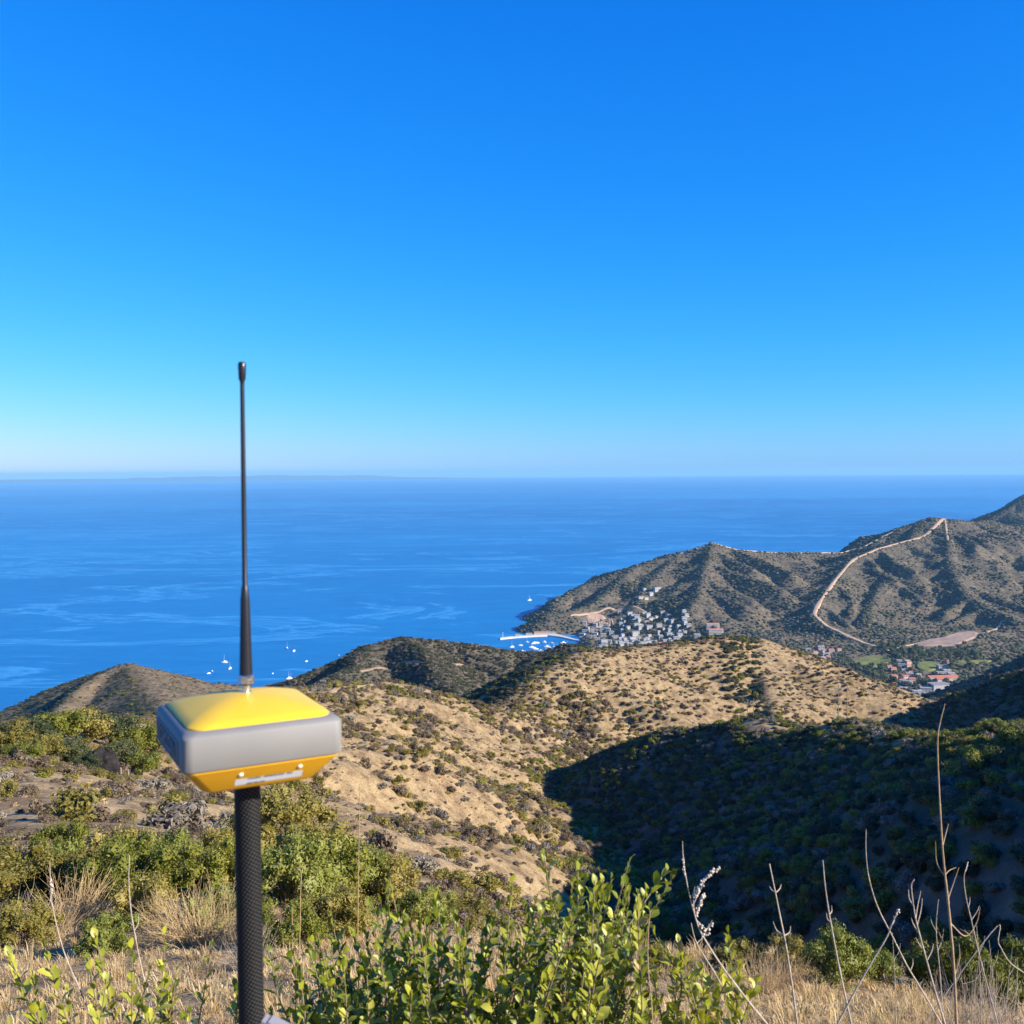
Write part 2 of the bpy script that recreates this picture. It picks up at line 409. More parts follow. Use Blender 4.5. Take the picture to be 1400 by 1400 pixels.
# ------------------------------------------------------------------ the sea
def sea_material():
    m, n, l, b = mat('sea_water')
    g = n.new('ShaderNodeNewGeometry')
    mp = n.new('ShaderNodeMapping'); l.new(g.outputs['Position'], mp.inputs['Vector'])
    mp.inputs['Rotation'].default_value = (0, 0, R(-14)); mp.inputs['Scale'].default_value = (0.4, 1.0, 1.0)
    slick = noise_node(n, l, 0.0016, 7, 0.66, 2.6, mp.outputs[0])
    sr = ramp(n, [(0.53, (0, 0, 0)), (0.565, (1, 1, 1)), (0.59, (0.1, 0.1, 0.1)), (0.64, (0.1, 0.1, 0.1)), (0.67, (0.9, 0.9, 0.9)), (0.70, (0.2, 0.2, 0.2))]); l.new(slick.outputs[0], sr.inputs[0])
    broad = noise_node(n, l, 0.00022, 3, 0.5, 0.6, mp.outputs[0])
    br = ramp(n, [(0.40, (0, 0, 0)), (0.62, (1, 1, 1))]); l.new(broad.outputs[0], br.inputs[0])
    c = mixc(n, l, br.outputs[0], (0.003, 0.12, 0.32), (0.006, 0.175, 0.41))
    c = mixc(n, l, sr.outputs[0], c, (0.04, 0.25, 0.50))
    rip = noise_node(n, l, 0.02, 6, 0.75, 0.5, mp.outputs[0])
    rp = ramp(n, [(0.35, (0.8, 0.86, 0.9)), (0.65, (1.18, 1.12, 1.08))]); l.new(rip.outputs[0], rp.inputs[0])
    c = mixc(n, l, 1.0, c, rp.outputs[0], 'MULTIPLY')
    l.new(c, b.inputs['Base Color'])
    b.inputs['Roughness'].default_value = 0.5
    b.inputs['IOR'].default_value = 1.33
    b.inputs['Specular IOR Level'].default_value = 0.35
    w = noise_node(n, l, 0.12, 6, 0.7)
    bm = n.new('ShaderNodeBump'); bm.inputs['Strength'].default_value = 0.5; bm.inputs['Distance'].default_value = 1.0
    l.new(w.outputs[0], bm.inputs['Height']); l.new(bm.outputs[0], b.inputs['Normal'])
    return m
M['sea'] = sea_material()
SEA_R = 65000.0
rings = np.concatenate([[0.0], np.geomspace(300, SEA_R, 40)])
seg = 128
sc = [(0, 0, 0)]; sf = []
for k, r0 in enumerate(rings[1:]):
    for j in range(seg):
        a = 2 * math.pi * j / seg
        sc.append((r0 * math.sin(a), r0 * math.cos(a), 0.0))
me = bpy.data.meshes.new('sea')
for k in range(len(rings) - 1):
    for j in range(seg):
        j2 = (j + 1) % seg
        if k == 0:
            sf.append((0, 1 + j2, 1 + j))
        else:
            a = 1 + (k - 1) * seg; bq = 1 + k * seg
            sf.append((a + j, a + j2, bq + j2, bq + j))
me.from_pydata(sc, [], sf); me.materials.append(M['sea'])
new_obj('sea', me, kind='structure')
# the mainland across the channel
def coast():
    n = 220
    azs = np.radians(np.linspace(-40, -1, n))
    prof = 150 + 190 * np.maximum(0, fbm(np.linspace(0, 7, n), np.zeros(n) + 0.4, 4, 77) + 0.18)
    prof *= np.clip((-1 - np.degrees(azs)) / 9, 0.0, 1)
    v = []; f = []
    for k in range(n):
        s, c = math.sin(azs[k]), math.cos(azs[k])
        for d, h in ((54000, -5), (55500, prof[k] * 0.35), (58000, prof[k]), (62000, -5)):
            v.append((s * d, c * d, h))
    for k in range(n - 1):
        for e in range(3):
            f.append((k * 4 + e, k * 4 + e + 1, (k + 1) * 4 + e + 1, (k + 1) * 4 + e))
    me = bpy.data.meshes.new('mainland_hills'); me.from_pydata(v, [], [q[::-1] for q in f]); me.materials.append(M['ground'])
    at = me.attributes.new('veg', 'FLOAT', 'POINT'); at.data.foreach_set('value', np.ones(len(v), np.float32))
    new_obj('mainland_hills', me, kind='structure')
coast()
# ------------------------------------------------------------------ plants: materials and shapes
def leaf_material(name, stops, rough=0.55, trans=0.25, spec=0.3):
    """leaf colours spread over leaves (islands) and plants (objects)"""
    m, n, l, b = mat(name)
    g = n.new('ShaderNodeNewGeometry'); oi = n.new('ShaderNodeObjectInfo')
    a = n.new('ShaderNodeMath'); a.operation = 'MULTIPLY'; l.new(g.outputs['Random Per Island'], a.inputs[0]); a.inputs[1].default_value = 0.5
    c = n.new('ShaderNodeMath'); c.operation = 'MULTIPLY_ADD'; l.new(oi.outputs['Random'], c.inputs[0]); c.inputs[1].default_value = 0.5; l.new(a.outputs[0], c.inputs[2])
    r = ramp(n, stops); l.new(c.outputs[0], r.inputs[0])
    l.new(r.outputs[0], b.inputs['Base Color'])
    b.inputs['Roughness'].default_value = rough
    b.inputs['Specular IOR Level'].default_value = spec
    if trans > 0:
        t = n.new('ShaderNodeBsdfTranslucent'); mx = n.new('ShaderNodeMixShader'); mx.inputs[0].default_value = trans
        hs = mixc(n, l, 1.0, r.outputs[0], (1.5, 1.5, 0.7), 'MULTIPLY'); l.new(hs, t.inputs[0])
        l.new(b.outputs[0], mx.inputs[1]); l.new(t.outputs[0], mx.inputs[2])
        l.new(mx.outputs[0], n['Material Output'].inputs[0])
    return m

def blob_material(name, stops):
    """a shrub too far off to show its leaves: colour by plant, broken by leaf-scale noise"""
    m, n, l, b = mat(name)
    oi = n.new('ShaderNodeObjectInfo')
    nz = noise_node(n, l, 0.9, 4, 0.75)
    a = n.new('ShaderNodeMath'); a.operation = 'MULTIPLY_ADD'; l.new(oi.outputs['Random'], a.inputs[0]); a.inputs[1].default_value = 0.6
    s = n.new('ShaderNodeMath'); s.operation = 'MULTIPLY_ADD'; l.new(nz.outputs[0], s.inputs[0]); s.inputs[1].default_value = 0.9; s.inputs[2].default_value = -0.25
    l.new(s.outputs[0], a.inputs[2])
    r = ramp(n, stops); l.new(a.outputs[0], r.inputs[0]); l.new(r.outputs[0], b.inputs['Base Color'])
    b.inputs['Roughness'].default_value = 0.9; b.inputs['Specular IOR Level'].default_value = 0.1
    return m

M['olive'] = leaf_material('olive_leaves', [(0.0, (0.095, 0.082, 0.016)), (0.35, (0.17, 0.145, 0.026)), (0.7, (0.27, 0.22, 0.048)), (1.0, (0.38, 0.30, 0.10))])
M['green'] = leaf_material('green_leaves', [(0.0, (0.065, 0.078, 0.010)), (0.5, (0.145, 0.155, 0.018)), (0.85, (0.25, 0.235, 0.035)), (1.0, (0.36, 0.31, 0.08))])
M['lime'] = leaf_material('yellow_green_leaves', [(0.0, (0.09, 0.11, 0.02)), (0.5, (0.18, 0.20, 0.035)), (1.0, (0.30, 0.28, 0.07))])
M['brown'] = leaf_material('brown_scrub', [(0.0, (0.06, 0.042, 0.026)), (0.4, (0.12, 0.084, 0.05)), (0.75, (0.19, 0.135, 0.08)), (1.0, (0.17, 0.145, 0.05))], trans=0.1)
M['sage'] = leaf_material('grey_sage', [(0.0, (0.10, 0.085, 0.065)), (0.5, (0.19, 0.16, 0.125)), (1.0, (0.27, 0.24, 0.17))], trans=0.1)
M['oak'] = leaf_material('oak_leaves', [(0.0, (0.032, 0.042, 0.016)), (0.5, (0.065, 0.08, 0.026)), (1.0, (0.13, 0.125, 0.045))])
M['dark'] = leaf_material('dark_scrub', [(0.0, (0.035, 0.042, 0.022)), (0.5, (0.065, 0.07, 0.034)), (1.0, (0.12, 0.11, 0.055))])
M['far_dark'] = blob_material('far_dark_scrub', [(0.1, (0.022, 0.026, 0.016)), (0.5, (0.055, 0.058, 0.034)), (0.9, (0.12, 0.105, 0.062))])
M['far_brown'] = blob_material('far_brown_scrub', [(0.1, (0.05, 0.042, 0.03)), (0.5, (0.11, 0.09, 0.062)), (0.9, (0.19, 0.15, 0.10))])
M['far_olive'] = blob_material('far_olive_scrub', [(0.1, (0.045, 0.04, 0.02)), (0.5, (0.10, 0.085, 0.04)), (0.9, (0.17, 0.135, 0.075))])
M['valley_leaf'] = leaf_material('valley_tree_leaves', [(0.0, (0.035, 0.052, 0.026)), (0.5, (0.07, 0.09, 0.042)), (1.0, (0.14, 0.155, 0.075))])
def bark_material(name, a, c):
    m, n, l, b = mat(name)
    nz = noise_node(n, l, 60, 5, 0.7, 0.5)
    r = ramp(n, [(0.3, a), (0.7, c)]); l.new(nz.outputs[0], r.inputs[0]); l.new(r.outputs[0], b.inputs['Base Color'])
    b.inputs['Roughness'].default_value = 0.9
    return m
M['bark'] = bark_material('bark', (0.05, 0.035, 0.025), (0.14, 0.105, 0.08))
M['twig'] = bark_material('dry_twig', (0.22, 0.16, 0.11), (0.48, 0.39, 0.30))
M['straw_twig'] = bark_material('straw_twig', (0.34, 0.22, 0.10), (0.58, 0.42, 0.22))

def leaf_quads(c, nrm, size, rng, aspect=0.5):
    """rhombic leaves: centres c, facing nrm"""
    n = len(c)
    nrm = nrm / np.linalg.norm(nrm, axis=1, keepdims=True)
    t = rng.normal(size=(n, 3)); t = t - (t * nrm).sum(1, keepdims=True) * nrm
    t /= np.linalg.norm(t, axis=1, keepdims=True)
    u = np.cross(nrm, t)
    s = np.asarray(size).reshape(-1, 1) * np.ones((n, 1))
    v = np.stack([c - t * s, c + u * s * aspect + nrm * s * 0.12, c + t * s, c - u * s * aspect + nrm * s * 0.12], 1)
    f = np.arange(n * 4).reshape(n, 4)
    return v.reshape(-1, 3), f

def ico(sub):
    bm = bmesh.new(); bmesh.ops.create_icosphere(bm, subdivisions=sub, radius=1.0)
    v = np.array([x.co[:] for x in bm.verts]); f = np.array([[y.index for y in x.verts] for x in bm.faces])
    bm.free()
    return v, f

def leaf_cloud(seed, n, lumps, size, flat=0.75, lump_r=(0.3, 0.55), core=True, up=0.5, rough=0.3):
    """a shrub or crown about 1 m in radius standing on z = 0, made of leaf clumps with gaps between them"""
    rng = np.random.default_rng(seed)
    a = rng.uniform(0, 2 * math.pi, lumps); rad = np.sqrt(rng.uniform(0, 1, lumps)) * 0.68
    zz = rng.uniform(0.25, 1.0, lumps) * (1 - 0.55 * rad ** 2)
    L = np.stack([np.cos(a) * rad, np.sin(a) * rad, zz * flat * 1.15], 1)
    lr = rng.uniform(*lump_r, lumps)
    w = lr ** 2 / (lr ** 2).sum()
    k = rng.choice(lumps, n, p=w)
    d = rng.normal(size=(n, 3)); d /= np.linalg.norm(d, axis=1, keepdims=True)
    rr_ = lr[k] * (1 - np.abs(rng.normal(0, rough, n)).clip(0, 0.9) * 0.8)
    c = L[k] + d * rr_[:, None] * np.array((1, 1, 0.8))
    keep = c[:, 2] > 0.0
    c = c[keep]; d = d[keep]
    nr = d + rng.normal(0, 0.6, d.shape) + np.array((0, 0, up))
    v, f = leaf_quads(c, nr, size * rng.uniform(0.6, 1.3, len(c)), rng)
    vs_, fs_ = [v], [f]
    if core:
        iv, if_ = ico(1)
        off = len(v)
        for j in range(lumps):
            q = iv * lr[j] * 0.52 * np.array((1, 1, 0.8)) * (1 + 0.25 * rng.normal(size=(len(iv), 1))) + L[j]
            q[:, 2] = np.maximum(q[:, 2], 0.02)
            vs_.append(q); fs_.append(np.concatenate([if_, if_[:, 2:3]], 1) + off); off += len(iv)
    return np.concatenate(vs_), fs_

def cloud_mesh(name, material, **k):
    v, fs_ = leaf_cloud(**k)
    me = bpy.data.meshes.new(name)
    faces = fs_[0].tolist()
    for f in fs_[1:]:
        faces += f[:, :3].tolist()
    me.from_pydata(v.tolist(), [], faces)
    me.materials.append(material)
    return me

def blob_mesh(name, material, seed, flat=0.7, amp=0.3, sub=2):
    rng = np.random.default_rng(seed)
    v, f = ico(sub)
    o = rng.uniform(0, 50, 3)
    r_ = 1 + amp * (pnoise(v[:, 0] * 1.7 + o[0], v[:, 1] * 1.7 + v[:, 2] * 1.3 + o[1], seed) * 1.6 + rng.normal(0, 0.35, len(v)))
    v = v * r_[:, None]; v[:, 2] = v[:, 2] * flat + flat * 0.55
    return mesh_np(name, v, f, material)

# shapes to be set out many times; kept out of the scene itself
shelf = bpy.data.collections.new('plant_shapes')
def shape_set(name, meshes):
    col = bpy.data.collections.new(name)
    for k, me in enumerate(meshes):
        o = bpy.data.objects.new('%s_%02d' % (name, k), me); col.objects.link(o)
    return col

def scatter(name, col, pos, scale, rotz, idx, tilt=None, **props):
    """one object whose plants are set out on points by geometry nodes"""
    me = bpy.data.meshes.new(name)
    me.vertices.add(len(pos)); me.vertices.foreach_set('co', np.asarray(pos, np.float32).ravel())
    def attr(nm, typ, key, arr):
        a = me.attributes.new(nm, typ, 'POINT'); a.data.foreach_set(key, np.ascontiguousarray(arr).ravel())
    attr('plant_scale', 'FLOAT_VECTOR', 'vector', np.asarray(scale, np.float32))
    rot = np.zeros((len(pos), 3), np.float32); rot[:, 2] = rotz
    if tilt is not None:
        rot[:, :2] = tilt
    attr('plant_turn', 'FLOAT_VECTOR', 'vector', rot)
    attr('plant_kind', 'INT', 'value', np.asarray(idx, np.int32))
    o = new_obj(name, me, **props)
    ng = bpy.data.node_groups.new('set_out_' + name, 'GeometryNodeTree')
    ng.interface.new_socket('Geometry', in_out='INPUT', socket_type='NodeSocketGeometry')
    ng.interface.new_socket('Geometry', in_out='OUTPUT', socket_type='NodeSocketGeometry')
    n, l = ng.nodes, ng.links
    gi = n.new('NodeGroupInput'); go = n.new('NodeGroupOutput')
    ip = n.new('GeometryNodeInstanceOnPoints'); ci = n.new('GeometryNodeCollectionInfo')
    ci.inputs['Collection'].default_value = col
    ci.inputs['Separate Children'].default_value = True
    ci.inputs['Reset Children'].default_value = True
    def named(nm, typ):
        a = n.new('GeometryNodeInputNamedAttribute'); a.data_type = typ; a.inputs['Name'].default_value = nm
        return a.outputs['Attribute']
    er = n.new('FunctionNodeEulerToRotation')
    l.new(named('plant_turn', 'FLOAT_VECTOR'), er.inputs[0])
    l.new(gi.outputs[0], ip.inputs['Points']); l.new(ci.outputs[0], ip.inputs['Instance'])
    ip.inputs['Pick Instance'].default_value = True
    l.new(named('plant_kind', 'INT'), ip.inputs['Instance Index'])
    l.new(er.outputs[0], ip.inputs['Rotation'])
    l.new(named('plant_scale', 'FLOAT_VECTOR'), ip.inputs['Scale'])
    l.new(ip.outputs[0], go.inputs[0])
    md = o.modifiers.new('set out', 'NODES'); md.node_group = ng
    return o

RNG = np.random.default_rng(20)
MIDK = dict(n=1000, lumps=11, size=0.078, flat=0.6, lump_r=(0.22, 0.46))
mid_meshes = []
for nm, k in (('olive', 3), ('green', 2), ('brown', 3), ('sage', 2), ('dark', 2)):     # 0-2, 3-4, 5-7, 8-9, 10-11
    for q in range(k):
        mid_meshes.append(cloud_mesh('shrub_' + nm, M[nm], seed=len(mid_meshes) + 60, **MIDK))
M['pale'] = leaf_material('straw_clump', [(0.0, (0.28, 0.19, 0.10)), (0.5, (0.46, 0.33, 0.18)), (1.0, (0.60, 0.48, 0.30))], trans=0.15)
for q in range(3):                                                                     # 12-14: clumps of dry grass
    mid_meshes.append(cloud_mesh('grass_clump', M['pale'], seed=90 + q, n=160, lumps=6, size=0.16, flat=0.5, core=False, up=0.1, rough=0.6))
MID = shape_set('mid_shrub', mid_meshes)
far_meshes = []
for nm in ('far_dark', 'far_brown', 'far_olive'):                                      # 0-2, 3-5, 6-8
    for q in range(3):
        far_meshes.append(blob_mesh('far_shrub', M[nm], seed=len(far_meshes) + 5))
FAR = shape_set('far_shrub', far_meshes)

def project(p):
    d = (np.asarray(p) - np.array((0, 0, CAM_Z))) @ CM
    return 700 + 1400 * d[:, 0] / -d[:, 2], 700 - 1400 * d[:, 1] / -d[:, 2]

def candidates(x0, x1, y0, y1, step, margin=160):
    nx, ny = int((x1 - x0) / step), int((y1 - y0) / step)
    X, Y = np.meshgrid(np.arange(nx), np.arange(ny))
    X = x0 + (X.ravel() + RNG.uniform(0, 1, X.size)) * step; Y = y0 + (Y.ravel() + RNG.uniform(0, 1, Y.size)) * step
    m = np.abs(X) < (700 + margin) / 1400 * Y + 2
    X, Y = X[m], Y[m]
    Z, rid = land(X, Y)
    return X, Y, Z, rid

# roads and bare places keep the scrub off: px polylines on the land, half-width in metres
ROADS = {}
def road_line(name, pts, tmin, tmax, n=8):
    h = hit(pts, tmin, tmax)
    out = []
    for a, b in zip(h[:-1], h[1:]):
        for t in np.linspace(0, 1, n, endpoint=False):
            out.append(a + (b - a) * t)
    out.append(h[-1])
    out = np.array(out)
    for _ in range(4):
        out[1:-1, :2] = (out[:-2, :2] + out[1:-1, :2] * 2 + out[2:, :2]) / 4
    out[:, 2] = ground(out[:, 0], out[:, 1])
    ROADS[name] = out
    return out
def crest_line(rname, k0, k1, n=8):
    q = RIDGES[RID[rname]]['q'][k0:k1]
    out = []
    for a, b in zip(q[:-1], q[1:]):
        for t in np.linspace(0, 1, n, endpoint=False):
            out.append(a + (b - a) * t)
    out.append(q[-1]); out = np.array(out)
    for _ in range(3):
        out[1:-1, :2] = (out[:-2, :2] + out[1:-1, :2] * 2 + out[2:, :2]) / 4
    out[:, 2] = ground(out[:, 0], out[:, 1])
    return out
ROADS['road_spur'] = crest_line('road_spur', 0, 11)
ROADS['far_crest'] = crest_line('far_ridge', 5, 12)
ROADS['steep_top'] = crest_line('steep_spur', 0, 2)
ROAD_W = {'road_spur': 8.0, 'far_crest': 3.5, 'steep_top': 5.0}
road_line('dark_hill_road', [(492, 918), (520, 912), (545, 905), (580, 905), (620, 908), (650, 906)], 560, 1200); ROAD_W['dark_hill_road'] = 2.2
road_line('spur_track', [(425, 950), (455, 945), (490, 938), (520, 934), (545, 937)], 230, 380); ROAD_W['spur_track'] = 1.3
road_line('terrace_road', [(780, 842), (800, 840), (830, 829), (860, 831), (885, 838)], 2300, 3000); ROAD_W['terrace_road'] = 4.0
road_line('valley_road', [(1205, 893), (1225, 886), (1262, 878), (1300, 880), (1340, 868), (1370, 850)], 1700, 3000); ROAD_W['valley_road'] = 5.0

def off_road(X, Y, pad=1.0):
    ok = np.ones(len(X), bool)
    for k, p in ROADS.items():
        w = ROAD_W[k] * 0.5 + pad * 0.6
        m = np.where((X > p[:, 0].min() - w) & (X < p[:, 0].max() + w) & (Y > p[:, 1].min() - w) & (Y < p[:, 1].max() + w))[0]
        if len(m):
            pp = np.concatenate([p[:-1, :2] + (p[1:, :2] - p[:-1, :2]) * t for t in (0, 0.25, 0.5, 0.75)])
            d = np.hypot(X[m][:, None] - pp[:, 0], Y[m][:, None] - pp[:, 1]).min(1)
            ok[m[d < w]] = False
    return ok

def aspect(X, Y, e=4.0):
    """how much the slope faces the sun's side (+) or away (-)"""
    zx = (ground(X + e, Y) - ground(X - e, Y)) / (2 * e); zy = (ground(X, Y + e) - ground(X, Y - e)) / (2 * e)
    return -(zx * math.sin(R(SUN_AZ)) + zy * math.cos(R(SUN_AZ)))

def ids(*names):
    return [RID[k] for k in names]

def rows(X, Y, Z, rad, idx, sink=0.12, tall=(0.75, 1.2)):
    n = len(X)
    pos = np.stack([X, Y, Z - sink * rad], 1)
    s = np.stack([rad * RNG.uniform(0.85, 1.25, n), rad * RNG.uniform(0.85, 1.25, n), rad * RNG.uniform(*tall, n)], 1)
    return [pos, s, RNG.uniform(0, 6.28, n), idx]

def pick(weights, n):
    k = list(weights); w = np.array([weights[q] for q in k], float)
    return np.array(k)[RNG.choice(len(k), n, p=w / w.sum())]

def join_rows(*rs):
    return [np.concatenate(q) for q in zip(*rs)]

# --- scrub on the sunny spur
X, Y, Z, rid = candidates(-190, 60, 36, 420, 2.1)
m = np.isin(rid, ids('spur', 'tan_ridge', 'tan_spur2')) & off_road(X, Y)
clump = fbm(X / 17, Y / 17, 3, 201)
clump = clump + 0.5 * fbm(X / 55, Y / 55, 2, 205)
m &= RNG.uniform(0, 1, len(X)) < np.clip(0.6 + 0.95 * clump, 0.06, 0.96)
X, Y, Z, clump = X[m], Y[m], Z[m], clump[m]
rad = RNG.uniform(0.45, 1.05, len(X)) * (1 + 0.6 * (RNG.uniform(0, 1, len(X)) > 0.82)) * (0.8 + np.hypot(X, Y) / 480) * (1 + 0.4 * np.clip(clump, -0.5, 0.8))
spur_rows = rows(X, Y, Z, rad, pick({0: 3, 1: 3, 2: 3, 3: 0.7, 5: 4, 6: 4, 7: 4, 8: 1.5, 9: 1.5}, len(X)))
# green along the gully at the foot of the slope
X, Y, Z, rid = candidates(-60, 40, 60, 320, 1.7)
L_ = np.abs(ground(X + 2.5, Y) + ground(X - 2.5, Y) - 2 * Z) / 6.25
m = (rid == RID['spur']) & (land(X + 9, Y)[1] == RID['shade_ridge']) & (RNG.uniform(0, 1, len(X)) < 0.7)
X, Y, Z = X[m], Y[m], Z[m]
foot_rows = rows(X, Y, Z, RNG.uniform(0.6, 1.3, len(X)), pick({0: 2, 3: 4, 4: 4, 1: 2}, len(X)))
all_spur = join_rows(spur_rows, foot_rows)
# the 300 that show largest stand as things of their own
px_, py_ = project(all_spur[0])
dist = np.hypot(all_spur[0][:, 0], all_spur[0][:, 1])
show = all_spur[1][:, 0] / dist * ((px_ > 0) & (px_ < 1400) & (py_ < 1280))
show *= ~((px_ > 205) & (px_ < 470) & (py_ < 1090)) * ~((px_ > 318) & (px_ < 368))
order = np.argsort(-show)
single, rest = order[:300], order[300:]
SHRUB_WORD = ['olive green', 'olive green', 'olive green', 'bright green', 'bright green', 'dry brown', 'dry brown', 'dry brown', 'pale grey', 'pale grey', 'dark green', 'dark green']
med = np.median(all_spur[1][single, 0])
for k in single:
    kind = int(all_spur[3][k])
    big = 'small' if all_spur[1][k, 0] < med * 0.8 else ('broad' if all_spur[1][k, 0] > med * 1.2 else 'rounded')
    x_, y_ = px_[k], py_[k]
    place = ('on the tan slope at the far left' if x_ < 110 else 'on the tan slope below the left trees' if x_ < 215 else 'on the slope under the receiver' if x_ < 330 else
             'on the slope just right of the pole' if x_ < 470 else 'in the middle of the sunny slope' if x_ < 620 and y_ < 1120 else 'low in the middle of the sunny slope' if x_ < 620 else
             'high beside the dark canyon' if y_ < 1120 else 'at the sunlit edge of the dark canyon')
    o = new_obj('shrub', mid_meshes[kind], label='%s %s shrub %s' % (big, SHRUB_WORD[kind], place), category='shrub', group='%s %s shrubs %s' % (big, SHRUB_WORD[kind], place))
    o.location = all_spur[0][k]; o.scale = all_spur[1][k]; o.rotation_euler = (0, 0, all_spur[2][k])
# low scrub and grass tufts between them
X, Y, Z, rid = candidates(-190, 60, 10, 330, 1.25)
m = np.isin(rid, ids('spur', 'tan_ridge', 'tan_spur2')) & off_road(X, Y, 0.3)
m &= RNG.uniform(0, 1, len(X)) < np.clip(0.62 + 0.7 * fbm(X / 9, Y / 9, 3, 207), 0.15, 0.95)
X, Y, Z = X[m], Y[m], Z[m]
far_ok = np.hypot(X, Y) > 48
low_rows = rows(X, Y, Z, RNG.uniform(0.18, 0.5, len(X)), pick({5: 4, 6: 4, 7: 4, 8: 1.5, 9: 1.5, 0: 1.5, 12: 5, 13: 5, 14: 5}, len(X)), tall=(0.45, 0.85))
low_rows[3][:] = np.where((low_rows[3] > 11) & ~far_ok, 5 + low_rows[3] % 3, low_rows[3])
parts_ = join_rows([q[rest] for q in all_spur], low_rows)
scatter('slope_scrub', MID, *parts_, kind='stuff', label='low scrub scattered over the sunny tan slope', category='scrub')

# --- tan ridge in the middle distance
X, Y, Z, rid = candidates(-40, 460, 380, 900, 2.7)
m = np.isin(rid, ids('tan_ridge', 'tan_spur', 'tan_spur2')) & off_road(X, Y)
asp = aspect(X, Y)
clump = fbm(X / 30, Y / 30, 3, 211)
px_, py_ = project(np.stack([X, Y, Z], 1))
brush = (px_ > 984 + (py_ - 880) * 0.12) & (px_ < 1034 + (py_ - 880) * 0.1) & (py_ > 872) & (py_ < 1000)      # the wooded gully
m &= (RNG.uniform(0, 1, len(X)) < np.clip(0.68 + 1.0 * clump - 1.2 * np.minimum(asp, 0.0), 0.08, 0.96)) | brush
X, Y, Z, asp, brush = X[m], Y[m], Z[m], asp[m], brush[m]
rad = RNG.uniform(0.6, 1.9, len(X)) * np.where((asp < -0.1) | brush, 1.4, 1.0)
idx = np.where((asp < -0.1) | brush, pick({10: 3, 11: 3, 4: 0.6}, len(X)), pick({0: 1.6, 1: 1.6, 2: 1.6, 5: 4, 6: 4, 7: 4, 8: 2, 9: 1.5, 10: 0.8}, len(X)))
tan_rows = rows(X, Y, Z, rad, idx, tall=(0.7, 1.1))
X, Y, Z, rid = candidates(-40, 420, 370, 700, 2.6)
m = np.isin(rid, ids('tan_ridge', 'tan_spur', 'tan_spur2')) & (RNG.uniform(0, 1, len(X)) < np.clip(0.5 + 0.7 * fbm(X / 14, Y / 14, 3, 213), 0.05, 0.9))
X, Y, Z = X[m], Y[m], Z[m]
tan_rows = join_rows(tan_rows, rows(X, Y, Z, RNG.uniform(0.3, 0.8, len(X)), pick({5: 3, 6: 3, 7: 3, 8: 2, 12: 4, 13: 4, 14: 4, 1: 1}, len(X)), tall=(0.4, 0.8)))
scatter('ridge_scrub', MID, *tan_rows, kind='stuff', label='dotted shrubs on the tan ridge before the town', category='scrub')

# --- scrub of the shaded ridge and the ridges right of it
X, Y, Z, rid = candidates(-10, 140, 20, 340, 1.6)
m = (rid == RID['shade_ridge']) | ((rid == RID['spur']) & (X > 7) & (Y < 150))
clump = fbm(X / 14, Y / 14, 3, 221)
m &= ~(bare_crest(X, Y) & (RNG.uniform(0, 1, len(X)) < 0.6))
m &= RNG.uniform(0, 1, len(X)) < np.clip(0.88 + 0.6 * clump, 0.3, 0.98)
X, Y, Z = X[m], Y[m], Z[m]
near_ = np.hypot(X, Y) < 185
rad = RNG.uniform(0.75, 1.75, len(X))
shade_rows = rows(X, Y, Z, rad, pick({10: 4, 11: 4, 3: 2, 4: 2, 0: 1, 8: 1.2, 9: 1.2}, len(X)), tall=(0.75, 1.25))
X, Y, Z, rid = candidates(60, 460, 330, 950, 2.7)
m = np.isin(rid, ids('right_ridge') + [-1]) & (RNG.uniform(0, 1, len(X)) < np.clip(0.85 + 0.6 * fbm(X / 40, Y / 40, 3, 223), 0.2, 0.97))
X, Y, Z = X[m], Y[m], Z[m]
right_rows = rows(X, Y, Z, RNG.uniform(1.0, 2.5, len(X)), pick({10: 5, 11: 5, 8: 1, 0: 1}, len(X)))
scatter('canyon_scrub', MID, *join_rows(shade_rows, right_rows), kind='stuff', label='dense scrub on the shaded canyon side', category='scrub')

# --- dark hill and left hill above the sea
X, Y, Z, rid = candidates(-330, 130, 520, 1120, 2.9)
m = np.isin(rid, ids('dark_hill', 'dark_hill_spur', 'dark_hill_spur2', 'dark_hill_spur3')) & off_road(X, Y) & (Z > 2)
m &= RNG.uniform(0, 1, len(X)) < np.clip(0.85 + 0.6 * fbm(X / 45, Y / 45, 3, 231) - 0.4 * aspect(X, Y), 0.15, 0.97)
X, Y, Z = X[m], Y[m], Z[m]
dark_rows = rows(X, Y, Z, RNG.uniform(1.3, 2.9, len(X)), pick({10: 5, 11: 5, 9: 2, 8: 1, 6: 1}, len(X)))
X, Y, Z, rid = candidates(-420, -60, 400, 900, 3.0)
m = np.isin(rid, ids('left_hill', 'left_hill_spur')) & (Z > 2)
asp = aspect(X, Y)
m &= RNG.uniform(0, 1, len(X)) < np.clip(0.72 + 0.4 * fbm(X / 25, Y / 25, 3, 233) - 0.9 * asp, 0.2, 0.97)
X, Y, Z, asp = X[m], Y[m], Z[m], asp[m]
left_rows = rows(X, Y, Z, RNG.uniform(0.7, 1.6, len(X)), np.where(asp < -0.05, pick({10: 3, 11: 3, 4: 1}, len(X)), pick({8: 4, 9: 4, 6: 2, 5: 2, 10: 1}, len(X))), tall=(0.6, 1.0))
scatter('hill_scrub', MID, *join_rows(dark_rows, left_rows), kind='stuff', label='dense scrub on the hills above the sea', category='scrub')

